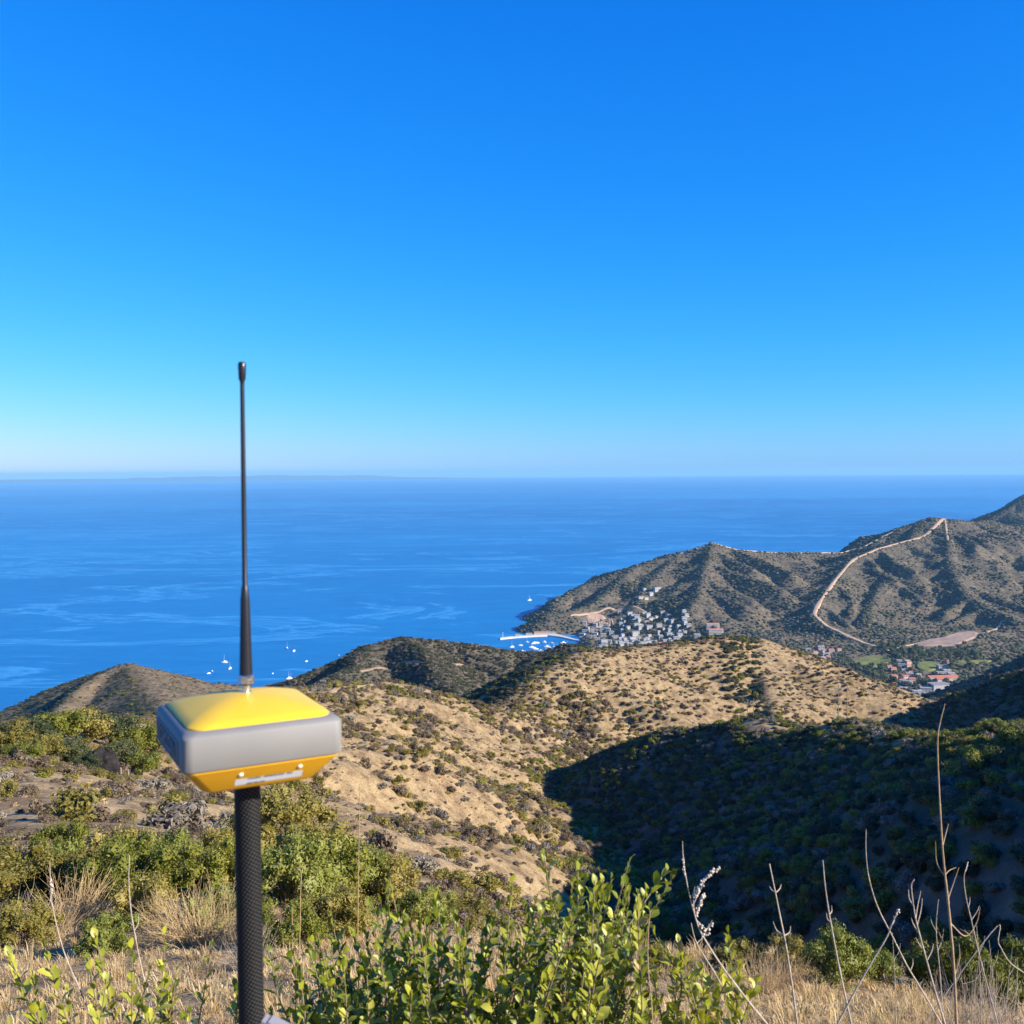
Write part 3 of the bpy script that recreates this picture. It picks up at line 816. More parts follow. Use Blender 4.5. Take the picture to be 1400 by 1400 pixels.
# --- chaparral of the far hills, off the golf grass and bare fields
OPEN = dict(fairway=[[(1158, 906), (1172, 899), (1195, 896), (1216, 897), (1222, 904), (1210, 913), (1180, 916)], [(1248, 909), (1265, 904), (1285, 905), (1288, 912), (1276, 919), (1256, 918)], [(1300, 905), (1340, 902), (1365, 904), (1340, 908), (1310, 908)]],
            bare_field=[[(1238, 884), (1262, 876), (1290, 872), (1315, 862), (1345, 862), (1335, 874), (1310, 884), (1270, 885)]])
def in_open(X, Y, Z):
    px, py = project(np.stack([X, Y, Z], 1)); ins = np.zeros(len(X), bool)
    for polys in OPEN.values():
        for q in polys:
            c = np.zeros(len(X), bool)
            for (x0, y0), (x1, y1) in zip(q, q[1:] + q[:1]):
                c ^= ((y0 > py) != (y1 > py)) & (px < (x1 - x0) * (py - y0) / (y1 - y0 + 1e-9) + x0)
            ins |= c
    return ins
X, Y, Z, rid = candidates(0, 2100, 1750, 4300, 7.0, 60)
farid = [i for i, r_ in enumerate(RIDGES) if r_['q'][:, 1].max() > 1900 and 'zone' not in r_]
m = np.isin(rid, farid + ids('valley_ridge') + [-1]) & (Z > 3) & off_road(X, Y, 2.5)
X, Y, Z, rid = X[m], Y[m], Z[m], rid[m]; m = m[m]
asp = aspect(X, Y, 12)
clump = fbm(X / 90, Y / 90, 4, 241)
m &= RNG.uniform(0, 1, len(X)) < np.clip(0.8 + 0.6 * clump - 0.9 * asp, 0.2, 0.98)
m &= ~in_open(X, Y, Z) & ~((rid == -1) & (RNG.uniform(0, 1, len(X)) < 0.35))
X, Y, Z, asp, clump = X[m], Y[m], Z[m], asp[m], clump[m]
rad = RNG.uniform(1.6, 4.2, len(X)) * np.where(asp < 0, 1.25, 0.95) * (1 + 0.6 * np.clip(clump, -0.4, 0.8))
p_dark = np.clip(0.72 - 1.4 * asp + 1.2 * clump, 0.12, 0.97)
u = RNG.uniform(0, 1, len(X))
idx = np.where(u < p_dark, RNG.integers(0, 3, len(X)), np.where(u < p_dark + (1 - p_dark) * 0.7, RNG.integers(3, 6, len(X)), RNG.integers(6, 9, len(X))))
far_rows = rows(X, Y, Z, rad, idx, tall=(0.55, 0.95))
X, Y, Z, rid = candidates(330, 900, 700, 1750, 6.0)
m = np.isin(rid, ids('valley_ridge')) & (RNG.uniform(0, 1, len(X)) < 0.75)
X, Y, Z = X[m], Y[m], Z[m]
v_rows = rows(X, Y, Z, RNG.uniform(1.6, 3.6, len(X)), RNG.integers(0, 6, len(X)))
scatter('far_chaparral', FAR, *join_rows(far_rows, v_rows), kind='stuff', label='chaparral cover of the hills beyond the town', category='scrub')
print('scrub', round(time.time() - T0, 1), len(all_spur[0]), len(low_rows[0]), len(tan_rows[0]), len(shade_rows[0]), len(dark_rows[0]), len(far_rows[0]))

# ------------------------------------------------------------------ dirt roads laid on the land
def dirt_material(name, a, c, scale=0.3):
    m, n, l, b = mat(name)
    nz = noise_node(n, l, scale, 5, 0.7)
    r = ramp(n, [(0.3, a), (0.7, c)]); l.new(nz.outputs[0], r.inputs[0]); l.new(r.outputs[0], b.inputs['Base Color'])
    b.inputs['Roughness'].default_value = 1.0; b.inputs['Specular IOR Level'].default_value = 0.1
    return m
M['dirt'] = dirt_material('dirt_road', (0.30, 0.20, 0.125), (0.50, 0.36, 0.23), 0.12)
M['pale_dirt'] = dirt_material('pale_dirt', (0.45, 0.34, 0.23), (0.62, 0.49, 0.34), 0.2)
M['track'] = dirt_material('dirt_track', (0.20, 0.14, 0.09), (0.34, 0.25, 0.155), 0.4)
def ribbon(name, line, width, lift, material, seed=1):
    line = np.asarray(line)
    t = np.gradient(line[:, :2], axis=0); t /= np.maximum(np.linalg.norm(t, axis=1, keepdims=True), 1e-6)
    nrm = np.stack([-t[:, 1], t[:, 0]], 1)
    wob = 1 + 0.75 * pnoise(np.arange(len(line)) / 3.0, np.zeros(len(line)) + 0.5, seed)
    cols = []
    for s in (-0.55, -0.5, -0.2, 0.2, 0.5, 0.55):
        xy = line[:, :2] + nrm * (s * width * wob)[:, None]
        z = ground(xy[:, 0], xy[:, 1]) + (lift if abs(s) < 0.52 else -0.6)
        cols.append(np.concatenate([xy, z[:, None]], 1))
    v = np.stack(cols, 1); n, k = v.shape[:2]
    i, j = np.meshgrid(np.arange(n - 1), np.arange(k - 1), indexing='ij')
    f = np.stack([i * k + j, i * k + j + 1, (i + 1) * k + j + 1, (i + 1) * k + j], 2).reshape(-1, 4)[:, ::-1]
    return new_obj(name, mesh_np(name, v.reshape(-1, 3), f, material), kind='structure')
for k, ln in ROADS.items():
    far_ = ln[:, 1].max() > 1500
    ribbon('dirt_road', ln, ROAD_W[k] * (1.2 if far_ else 1.0), 1.2 if far_ else 0.25, M['pale_dirt'] if k == 'far_crest' else M['track'] if not far_ else M['dirt'], 5)
# ------------------------------------------------------------------ foreground: helpers
def empty(name, loc, **props):
    o = bpy.data.objects.new(name, None); o.empty_display_size = 0.1
    C.objects.link(o); o.location = loc
    for k, v in props.items():
        o[k] = v
    return o

def part(name, me, parent, **props):
    """a mesh given in world coordinates, hung under its thing"""
    me.transform(Matrix.Translation(-parent.location))
    return new_obj(name, me, parent, **props)

def tube_np(pts, rads, sides=6):
    pts = np.asarray(pts, float); n = len(pts)
    rads = np.asarray(rads, float) * np.ones(n)
    t = np.gradient(pts, axis=0); t /= np.maximum(np.linalg.norm(t, axis=1, keepdims=True), 1e-9)
    up = np.array((0.31, 0.17, 0.93)) if abs(t[0] @ np.array((0.31, 0.17, 0.93))) < 0.9 else np.array((1.0, 0.2, 0))
    a = np.cross(t, up); a /= np.linalg.norm(a, axis=1, keepdims=True); b = np.cross(t, a)
    ang = np.linspace(0, 2 * math.pi, sides, endpoint=False)
    v = pts[:, None] + rads[:, None, None] * (np.cos(ang)[None, :, None] * a[:, None] + np.sin(ang)[None, :, None] * b[:, None])
    i, j = np.meshgrid(np.arange(n - 1), np.arange(sides), indexing='ij'); j2 = (j + 1) % sides
    f = np.stack([i * sides + j, i * sides + j2, (i + 1) * sides + j2, (i + 1) * sides + j], 2).reshape(-1, 4)
    return v.reshape(-1, 3), f

def join_np(chunks):
    vs_, fs_, off = [], [], 0
    for v, f in chunks:
        vs_.append(v); fs_.append(f + off); off += len(v)
    return np.concatenate(vs_), np.concatenate(fs_)

def spline(pts, n=10):
    """smooth line through points"""
    p = np.asarray(pts, float)
    q = np.concatenate([[2 * p[0] - p[1]], p, [2 * p[-1] - p[-2]]])
    out = []
    for k in range(1, len(q) - 2):
        for t in np.linspace(0, 1, n, endpoint=False):
            a, b, c, d = q[k - 1], q[k], q[k + 1], q[k + 2]
            out.append(0.5 * (2 * b + (c - a) * t + (2 * a - 5 * b + 4 * c - d) * t * t + (3 * b - a - 3 * c + d) * t ** 3))
    out.append(p[-1])
    return np.array(out)

# ------------------------------------------------------------------ bushes 7 to 35 m away
near_meshes = {}
for nm, cnt in (('olive', 2), ('green', 3), ('lime', 2)):
    near_meshes[nm] = [cloud_mesh('bush_foliage', M[nm], seed=300 + len(near_meshes) * 10 + q, n=8500, lumps=40, size=0.024, flat=0.7, lump_r=(0.12, 0.26), rough=0.45, up=0.3) for q in range(cnt)]
def twig_ball(seed, n, material, name='twigs', spread=1.0, lean=0.9, rad=0.006):
    rng = np.random.default_rng(seed); ch = []
    for k in range(n):
        a = rng.uniform(0, 6.28); l_ = rng.uniform(0.55, 1.15); o = rng.uniform(0, 0.35) * spread
        d = np.array((math.cos(a) * lean * rng.uniform(0.1, 1), math.sin(a) * lean * rng.uniform(0.1, 1), rng.uniform(0.5, 1)))
        p0 = np.array((math.cos(a) * o, math.sin(a) * o, 0.0)); pts = [p0]
        for s in range(4):
            d = d + rng.normal(0, 0.16, 3); pts.append(pts[-1] + d / np.linalg.norm(d) * l_ / 4)
        ch.append(tube_np(pts, np.linspace(rad, rad * 0.35, 5), 3))
        for s in range(2):
            b0 = pts[rng.integers(1, 4)]; e = d + rng.normal(0, 0.7, 3)
            e = e / np.linalg.norm(e) * l_ * 0.35
            ch.append(tube_np([b0, b0 + e * 0.5 + rng.normal(0, 0.02, 3), b0 + e], [rad * 0.5, rad * 0.4, rad * 0.2], 3))
    v, f = join_np(ch)
    return mesh_np(name, v, f, material)
near_meshes['straw'] = [twig_ball(s, 170, M['straw_twig'], 'twigs') for s in (1, 2)]
near_meshes['grey'] = [twig_ball(s, 110, M['twig'], 'twigs') for s in (5, 6)]
stem_mesh = twig_ball(9, 16, M['bark'], 'stem', 0.4, 0.7, 0.022)

def bush(kind, var, px, Y, rad, high, label, dx=0.0, group='bushes on the near slope'):
    p = P(px, 1250, Y)
    x, y = p[0] + dx, Y
    z = float(ground(x, y)[0])
    t = empty('dry_bush' if kind in ('straw', 'grey') else 'bush', (x, y, z - 0.04), label=label, category='bush', group=group)
    me = near_meshes[kind][var % len(near_meshes[kind])]
    f = new_obj('twigs' if kind in ('straw', 'grey') else 'foliage', me, t)
    f.scale = (rad, rad * 0.9, high); f.rotation_euler = (0, 0, px * 1.7)
    if kind not in ('straw', 'grey'):
        s = new_obj('stem', stem_mesh, t); s.scale = (rad * 0.7, rad * 0.7, high * 0.75)
    return t

G_ = 'bushes on the near slope'
bush('olive', 0, 10, 16, 1.3, 1.25, 'yellowish olive bush at the left edge of the picture')
bush('lime', 1, 62, 17, 1.0, 1.15, 'yellow green bush next to the one at the left edge')
bush('green', 0, 85, 21, 0.8, 1.25, 'small green bush rising behind the bushes at the far left')
bush('olive', 1, 125, 16.5, 1.15, 1.15, 'olive bush behind the thin leaning stalk at the far left')
bush('green', 1, 180, 15, 1.1, 1.2, 'dark green bush behind the golden dry grass clump')
bush('olive', 0, 160, 19, 1.2, 1.3, 'olive bush behind the dark green one left of the pole')
bush('lime', 0, 232, 17.0, 1.2, 1.25, 'broad yellow green bush left of the black survey pole')
bush('green', 2, 275, 15.5, 1.05, 1.2, 'green bush just left of the black survey pole')
bush('olive', 0, 310, 18, 1.2, 1.35, 'olive bush half hidden by the left edge of the pole')
bush('olive', 1, 390, 33, 2.3, 2.4, 'grey olive bush rising right behind the pole')
bush('olive', 0, 425, 27, 1.6, 1.6, 'olive bush low beside the grey one right of the pole')
bush('lime', 0, 392, 13.5, 0.95, 1.15, 'yellow green bush touching the right side of the pole')
bush('green', 1, 440, 14.5, 1.0, 1.15, 'green bush with dark hollows right of the pole')
bush('lime', 1, 480, 16, 1.0, 1.1, 'yellow green bush behind the hair thin stalk')
bush('olive', 0, 530, 16, 1.0, 1.0, 'olive bush behind the tallest left sprig of the leafy bush')
bush('lime', 1, 585, 15, 0.7, 0.7, 'low yellow green bush behind the left half of the leafy bush')
bush('olive', 1, 630, 17, 0.85, 0.75, 'low olive bush behind the middle of the leafy bush')
bush('green', 2, 690, 18, 0.6, 0.6, 'small green bush behind the leafy bush near the canyon edge')
bush('lime', 1, 1145, 7.4, 0.38, 0.52, 'bright yellow green bush before the dark canyon')
bush('lime', 0, 1195, 7.8, 0.30, 0.36, 'small yellow green bush right of the bright one')
bush('olive', 0, 1080, 7.9, 0.30, 0.34, 'olive bush left of the bright yellow green bush')
bush('olive', 1, 1010, 7.8, 0.34, 0.32, 'brownish olive bush right of the seed head stalk')
bush('olive', 0, 905, 7.4, 0.32, 0.33, 'brownish olive bush between the leafy bush and the seed heads')
bush('green', 0, 1350, 7.6, 0.44, 0.60, 'dark green bush behind the dry twigs at the right edge')
bush('green', 1, 1275, 8.0, 0.34, 0.50, 'green bush right behind the tall dry stalk')
bush('green', 2, 1420, 8.2, 0.50, 0.72, 'green bush cut by the right edge of the picture')
bush('olive', 1, 28, 10.5, 0.55, 0.6, 'low olive bush among dry grass at the left edge')
bush('lime', 0, 150, 9.5, 0.42, 0.48, 'small yellow green bush in the dry grass left of the pole')
bush('olive', 0, 205, 11.5, 0.6, 0.7, 'olive bush rising from the dry golden twigs')
bush('lime', 1, 300, 10.5, 0.5, 0.62, 'yellow green bush touching the left side of the pole')
bush('green', 1, 395, 9.0, 0.45, 0.55, 'small green bush at the right foot of the pole')
bush('olive', 0, 455, 9.5, 0.55, 0.6, 'low olive bush before the left end of the leafy bush')
bush('grey', 1, 345, 8.0, 0.4, 0.4, 'dead grey brush behind the lower pole')
bush('straw', 0, 60, 11, 0.55, 0.42, 'golden dry twig clump at the left below the olive bushes')
bush('straw', 1, 100, 12, 0.6, 0.75, 'golden dry grass clump before the dark green bush')
bush('straw', 0, 275, 9.5, 0.62, 0.62, 'tangle of dry golden twigs left of the pole')
bush('straw', 1, 235, 10.5, 0.55, 0.5, 'smaller tangle of dry golden twigs beside the dark bush')
bush('grey', 0, 20, 12, 0.6, 0.5, 'grey brown dead bush at the left edge')
bush('straw', 0, 1040, 6.9, 0.26, 0.34, 'golden dry grass clump under the stalk with paired twigs')
bush('straw', 1, 1075, 7.2, 0.24, 0.32, 'golden dry grass clump beside the bright yellow green bush')
bush('grey', 1, 925, 6.6, 0.24, 0.26, 'dead grey brush under the seed head stalk')
bush('grey', 0, 1330, 5.6, 0.34, 0.5, 'grey dry brush at the lower right')
bush('grey', 1, 1385, 5.2, 0.36, 0.5, 'grey dry brush in the lower right corner')
bush('straw', 1, 1265, 5.0, 0.26, 0.34, 'straw coloured clump at the foot of the tall dry stalk')
bush('straw', 0, 1390, 4.6, 0.26, 0.34, 'straw coloured clump in the lower right corner')

# sunlit bushes along the crest of the shaded ridge
for k, (px, Y, r_, h_, kind, lab) in enumerate((
        (1222, 188, 2.0, 2.2, 'lime', 'leftmost sunlit bush on the crest of the dark ridge'), (1242, 183, 2.6, 2.6, 'lime', 'bright bush on the dark ridge just left of the tall stalk'),
        (1262, 178, 2.0, 2.0, 'olive', 'olive bush on the dark ridge behind the tall stalk'), (1318, 158, 2.4, 2.2, 'green', 'dark bush on the ridge crest right of the tall stalk'),
        (1345, 150, 2.8, 2.6, 'olive', 'largest bush on the ridge crest right of the tall stalk'), (1362, 132, 2.2, 2.2, 'lime', 'pale sunlit bush below the largest crest bush'),
        (1385, 124, 2.2, 2.3, 'lime', 'pale sunlit bush near the right edge on the dark ridge'), (1398, 136, 2.2, 2.2, 'green', 'green bush at the right edge on the dark ridge'),
        (1325, 128, 1.8, 1.9, 'olive', 'olive bush on the shaded slope below the crest bushes'), (1110, 236, 2.0, 1.8, 'lime', 'sunlit bush between the two pairs of power poles'),
        (1085, 246, 1.8, 1.8, 'green', 'green bush right of the sunny knob'), (1008, 264, 2.4, 2.4, 'green', 'green bush on the dark ridge left of the knob poles'))):
    p = P(px, 1000, Y); z = float(ground(p[0], Y)[0])
    t = empty('bush', (p[0], Y, z - 0.15), label=lab, category='bush', group='bushes along the crest of the dark ridge')
    f_ = new_obj('foliage', near_meshes[kind][k % len(near_meshes[kind])], t); f_.scale = (r_, r_, h_); f_.rotation_euler = (0, 0, k * 1.3)
    s_ = new_obj('stem', stem_mesh, t); s_.scale = (r_ * 0.7, r_ * 0.7, h_ * 0.75)

# ------------------------------------------------------------------ dry grass underfoot
M['straw'] = leaf_material('dry_grass', [(0.0, (0.30, 0.20, 0.095)), (0.4, (0.46, 0.32, 0.16)), (0.8, (0.58, 0.44, 0.25)), (1.0, (0.66, 0.54, 0.35))], trans=0.3, rough=0.7)
def tuft(seed, n, hgt, lean, wid=0.0022):
    rng = np.random.default_rng(seed); v = []; f = []
    for k in range(n):
        a = rng.uniform(0, 6.28); o = rng.uniform(0, 0.07); h = hgt * rng.uniform(0.4, 1.1); le = lean * rng.uniform(0.1, 1.2) * h
        d = np.array((math.cos(a), math.sin(a), 0)); s = np.array((-d[1], d[0], 0)) * wid * rng.uniform(0.7, 1.6)
        p0 = d * o; p1 = p0 + d * le * 0.4 + np.array((0, 0, h * 0.6)); p2 = p0 + d * le + np.array((0, 0, h * (1 - 0.35 * lean)))
        b = len(v); v += [p0 - s, p0 + s, p1 + s * 0.8, p1 - s * 0.8, p2]; f += [(b, b + 1, b + 2, b + 3), (b + 3, b + 2, b + 4, b + 4)]
    me = bpy.data.meshes.new('grass_tuft'); me.from_pydata([tuple(q) for q in v], [], [q if q[2] != q[3] else q[:3] for q in f]); me.materials.append(M['straw'])
    return me
TUFTS = shape_set('grass_tuft', [tuft(1, 40, 0.13, 0.9), tuft(2, 46, 0.09, 1.2), tuft(3, 30, 0.20, 0.6), tuft(4, 60, 0.055, 1.6)])
n = 16000
yy = RNG.uniform(1.6 ** 0.7, 24.0 ** 0.7, n) ** (1 / 0.7); xx = RNG.uniform(-0.62, 0.62, n) * (yy + 0.6)
dens = fbm(xx / 0.9, yy / 0.9, 3, 401)
keep = RNG.uniform(0, 1, n) < np.clip(0.75 + 0.7 * dens, 0.1, 1)
xx, yy = xx[keep], yy[keep]
sc_ = RNG.uniform(0.6, 1.2, len(xx))
scatter('dry_grass', TUFTS, np.stack([xx, yy, ground(xx, yy) - 0.01], 1), np.stack([sc_, sc_, sc_ * RNG.uniform(0.7, 1.1, len(xx))], 1),
        RNG.uniform(0, 6.28, len(xx)), pick({0: 2, 1: 3, 2: 1, 3: 4}, len(xx)), kind='stuff', label='dry straw coloured grass on the near ground', category='grass')

# ------------------------------------------------------------------ leafy bushes right in front
M['leaf'] = leaf_material('broad_leaf', [(0.0, (0.06, 0.085, 0.008)), (0.3, (0.18, 0.21, 0.016)), (0.65, (0.37, 0.36, 0.035)), (0.9, (0.50, 0.46, 0.09)), (1.0, (0.50, 0.36, 0.11))], rough=0.42, trans=0.28, spec=0.4)
M['leaf_old'] = leaf_material('old_leaf', [(0.0, (0.16, 0.10, 0.03)), (0.5, (0.30, 0.20, 0.06)), (1.0, (0.34, 0.26, 0.10))], rough=0.5, trans=0.2)
M['stem'] = bark_material('green_stem', (0.13, 0.085, 0.05), (0.28, 0.21, 0.12))
def leaf_np(fold, droop, seed):
    rng = np.random.default_rng(seed)
    st = [(0.0, 0.02), (0.12, 0.10), (0.35, 0.25), (0.6, 0.30), (0.82, 0.20), (0.95, 0.08), (1.0, 0.0)]
    v = []; f = []
    for k, (t, w) in enumerate(st):
        z = -droop * t * t + 0.02 * math.sin(t * 9 + seed)
        wz = fold * w
        v += [(-w * (1 + rng.normal(0, 0.04)), t, z + wz), (0, t, z), (w * (1 + rng.normal(0, 0.04)), t, z + wz)]
    for k in range(len(st) - 1):
        b = k * 3
        f += [(b, b + 1, b + 4, b + 3), (b + 1, b + 2, b + 5, b + 4)]
    return np.array(v), np.array(f)
LEAVES = [leaf_np(0.35, 0.12, 1), leaf_np(0.5, -0.10, 2), leaf_np(0.2, 0.25, 3)]
leaf_meshes = [mesh_np('leaf', v, f, M['leaf'], True) for v, f in LEAVES]
old_meshes = [mesh_np('leaf', LEAVES[0][0], LEAVES[0][1], M['leaf_old'], True)]

def leafy_bush(label, tips, base, seed, leaf_len=(0.021, 0.038), bare=0.3, shoots=1.0, spacing=0.013, singles=300):
    """tips: places the shoots reach up to; every shoot springs from the ground by the base"""
    rng = np.random.default_rng(seed)
    base = np.array((base[0], base[1], float(ground(base[0], base[1])[0])))
    t = empty('leafy_bush', tuple(base), label=label, category='bush')
    leaves = []
    def shoot(p0, p1, bow, r0, lo, gap):
        mid = (p0 + p1) / 2 + bow
        pts = spline([p0, mid, p1], 7)
        L = np.linalg.norm(np.diff(pts, axis=0), axis=1).sum()
        v, f = tube_np(pts, np.linspace(r0, 0.0011, len(pts)), 5)
        part('branch', mesh_np('branch', v, f, M['stem'], True), t)
        nl = max(3, int(L * (1 - lo) / gap))
        ph = rng.uniform(0, 6.28)
        for k in range(nl):
            s = lo + (1 - lo) * (k + rng.uniform(0, 0.5)) / nl
            i = min(int(s * (len(pts) - 1)), len(pts) - 2); fr = s * (len(pts) - 1) - i
            p = pts[i] * (1 - fr) + pts[i + 1] * fr
            ax = pts[i + 1] - pts[i]; ax /= np.linalg.norm(ax)
            ph += 2.4 + rng.normal(0, 0.35)
            side = np.cross(ax, (0.3, 0.2, 0.9)); side /= np.linalg.norm(side); oth = np.cross(ax, side)
            rad_ = math.cos(ph) * side + math.sin(ph) * oth
            open_ = rng.uniform(0.55, 1.05) * (1.0 if s < 0.93 else 0.35)
            d = rad_ * math.sin(open_) + ax * math.cos(open_) + np.array((0, 0, 0.12)); d /= np.linalg.norm(d)
            nr = ax * math.sin(open_) - rad_ * math.cos(open_) * 0.6 + np.array((0, 0, 0.35)) + rng.normal(0, 0.25, 3)
            nr = nr - (nr @ d) * d; nr /= np.linalg.norm(nr)
            xa = np.cross(d, nr)
            ln = rng.uniform(*leaf_len) * (1.0 if s < 0.9 else 0.72)
            leaves.append((p, xa, d, nr, ln, rng.integers(0, 3), rng.uniform() < 0.035))
    for tp in tips:
        tp = np.asarray(tp)
        root = base + np.array(((tp[0] - base[0]) * 0.55 + rng.normal(0, 0.04), (tp[1] - base[1]) * 0.6 + rng.normal(0, 0.04), 0))
        root[2] = float(ground(root[0], root[1])[0]) - 0.02
        L = np.linalg.norm(tp - root)
        bow = rng.normal(0, 0.05, 3) * L
        shoot(root, tp, bow, 0.0042, bare, spacing)
        for q in range(rng.poisson(shoots)):
            s = rng.uniform(0.45, 0.85)
            p0 = root * (1 - s) ** 1 + tp * s + bow * 2 * s * (1 - s)
            e = (tp - root) / L + rng.normal(0, 0.55, 3); e /= np.linalg.norm(e)
            shoot(p0, p0 + e * L * rng.uniform(0.12, 0.26), rng.normal(0, 0.01, 3), 0.0024, 0.12, spacing)
    P_ = np.array([q[0] for q in leaves])
    px, py = project(P_)
    dep = P_[:, 1]
    show = np.array([q[4] for q in leaves]) / dep * ((px > -10) & (px < 1410) & (py < 1405)) * np.exp(-(dep - dep.min()) * 1.2)
    order = np.argsort(-show)
    for k in order[:singles]:
        p, xa, d, nr, ln, var, old = leaves[k]
        o = new_obj('leaf', old_meshes[0] if old else leaf_meshes[var], t)
        mw = Matrix(((xa[0] * ln, d[0] * ln, nr[0] * ln, p[0] - base[0]), (xa[1] * ln, d[1] * ln, nr[1] * ln, p[1] - base[1]),
                     (xa[2] * ln, d[2] * ln, nr[2] * ln, p[2] - base[2]), (0, 0, 0, 1)))
        o.matrix_local = mw
    ch = []
    for k in order[singles:]:
        p, xa, d, nr, ln, var, old = leaves[k]
        v, f = LEAVES[var]
        ch.append((p + (v[:, 0:1] * xa + v[:, 1:2] * d + v[:, 2:3] * nr) * ln, f))
    if ch:
        v, f = join_np(ch)
        part('foliage', mesh_np('foliage', v, f, M['leaf'], True), t, kind='stuff')
    return t

rng = np.random.default_rng(5)
OUT = np.array([(395, 1330), (420, 1285), (450, 1245), (480, 1270), (530, 1188), (560, 1255), (600, 1235), (640, 1258), (700, 1202), (735, 1222), (760, 1235), (790, 1188), (825, 1200), (862, 1172), (890, 1235), (925, 1188), (940, 1300)])
def tips_in(x0, x1, n, outline, y_max, depth, drop):
    out = []
    for k in range(n):
        px = rng.uniform(x0, x1); top = np.interp(px, outline[:, 0], outline[:, 1])
        py = top + (y_max - top) * rng.uniform(0.02, 1) ** drop
        out.append(P(px, py, rng.uniform(*depth)))
    return out
tips = [P(px, py, rng.uniform(2.1, 2.4)) for px, py in OUT[1:-1]] + tips_in(405, 900, 225, OUT, 1460, (1.95, 2.75), 1.0)
leafy_bush('large leafy green bush with rounded leaves right of the survey pole', tips, (-0.06, 2.35), 11, singles=300, shoots=1.2)
OUT2 = np.array([(870, 1372), (893, 1335), (928, 1282), (958, 1318), (985, 1330), (1012, 1318), (1020, 1370)])
tips = [P(px, py, rng.uniform(2.05, 2.2)) for px, py in OUT2[1:-1]] + tips_in(880, 985, 17, OUT2, 1450, (2.0, 2.3), 0.9)
leafy_bush('small leafy green bush under the stalk with seed heads', tips, (0.42, 2.15), 12, singles=220)
OUT3 = np.array([(-40, 1340), (10, 1300), (60, 1290), (130, 1275), (180, 1290), (225, 1272), (290, 1285), (320, 1340), (420, 1345)])
tips = [P(px, py, rng.uniform(2.2, 2.6)) for px, py in OUT3[1:-1]] + tips_in(-20, 330, 48, OUT3, 1470, (1.75, 2.5), 0.7) + tips_in(330, 420, 12, OUT3, 1460, (1.9, 2.4), 0.55)
leafy_bush('sparse leafy bush of thin sprigs left of the survey pole', tips, (-0.85, 2.4), 13, bare=0.5, shoots=0.5, spacing=0.020, singles=260, leaf_len=(0.028, 0.042))

# ------------------------------------------------------------------ dry stalks
M['stalk'] = bark_material('dry_stalk', (0.27, 0.21, 0.155), (0.52, 0.43, 0.34))
M['stalk_tan'] = bark_material('tan_stalk', (0.24, 0.15, 0.075), (0.46, 0.32, 0.18))
M['seed'] = bark_material('seed_head', (0.42, 0.33, 0.25), (0.72, 0.62, 0.50))
def stalk(label, pts, Y, r0, r1, twigs=(), seeds=(), material='stalk', group='dry stalks in the foreground'):
    """pts: pixels from the top down; carried on down to the ground"""
    w = [P(px, py, Y) for px, py in pts]
    d = w[-1] - w[-2]; d /= np.linalg.norm(d)
    if d[2] > -0.3: d = np.array((d[0], d[1], -0.8)); d /= np.linalg.norm(d)
    for _ in range(4):
        gz_ = float(ground(w[-1][0], w[-1][1])[0])
        if w[-1][2] <= gz_ + 0.01: break
        w.append(w[-1] + d * min(0.5, (w[-1][2] - gz_) / -d[2] + 0.01)); d = d * np.array((0.8, 0.8, 1)); d /= np.linalg.norm(d)
    line = spline(w[::-1], 6)
    b = line[0].copy()
    t = empty('dry_stalk', tuple(b), label=label, category='stalk', group=group)
    r0, r1 = r0 * 0.68, r1 * 0.75
    kn = 1 + 0.12 * np.sin(np.arange(len(line)) * 2.3)
    v, f = tube_np(line, np.linspace(r0, r1, len(line)) * kn, 7)
    part('stem', mesh_np('stem', v, f, M[material], True), t)
    for tw in twigs:
        q = spline([P(px, py, Y + 0.01 * k) for k, (px, py) in enumerate(tw)], 5)
        v, f = tube_np(q, np.linspace(r1 * 1.0 + r0 * 0.15, r1 * 0.5, len(q)), 5)
        part('twig', mesh_np('twig', v, f, M[material], True), t)
    for sd in seeds:
        q = spline([P(px, py, Y - 0.01) for px, py in sd[0]], 8); ch = []
        iv, if_ = ico(1)
        rs = np.random.default_rng(len(sd[0]) + int(sd[0][0][0]))
        for p in q[::1]:
            for _ in range(sd[2]):
                ch.append((iv * sd[1] * rs.uniform(0.5, 1.1) * (1 + rs.normal(0, 0.2, (len(iv), 1))) + p + rs.normal(0, sd[1] * 0.7, 3), if_))
        v, f = join_np(ch)
        part('seed_head', mesh_np('seed_head', v, f, M['seed']), t)
    return t
stalk('tallest dry stalk, hooked at its top, reaching above the dark ridge', [(1292, 962), (1286, 985), (1282, 1010), (1283, 1060), (1288, 1150), (1292, 1195), (1297, 1240), (1304, 1320), (1308, 1400)], 2.6, 0.0062, 0.0016,
      [[(1292, 1198), (1281, 1180), (1279, 1150)], [(1292, 1196), (1298, 1190), (1307, 1186)], [(1295, 1232), (1302, 1212), (1311, 1186)], [(1289, 1155), (1293, 1140), (1297, 1126)],
       [(1299, 1262), (1320, 1280), (1335, 1262), (1340, 1240)], [(1303, 1318), (1290, 1290), (1280, 1265)], [(1305, 1335), (1312, 1310), (1311, 1290)]], material='stalk_tan')
stalk('thin dry stalk with two pairs of curved twigs', [(1052, 1181), (1060, 1220), (1067, 1255), (1074, 1290), (1082, 1340), (1090, 1400)], 2.4, 0.0042, 0.0018,
      [[(1061, 1220), (1056, 1218), (1052, 1212)], [(1061, 1220), (1066, 1215), (1068, 1209)], [(1072, 1279), (1062, 1272), (1057, 1260)], [(1072, 1279), (1079, 1275), (1081, 1266)]])
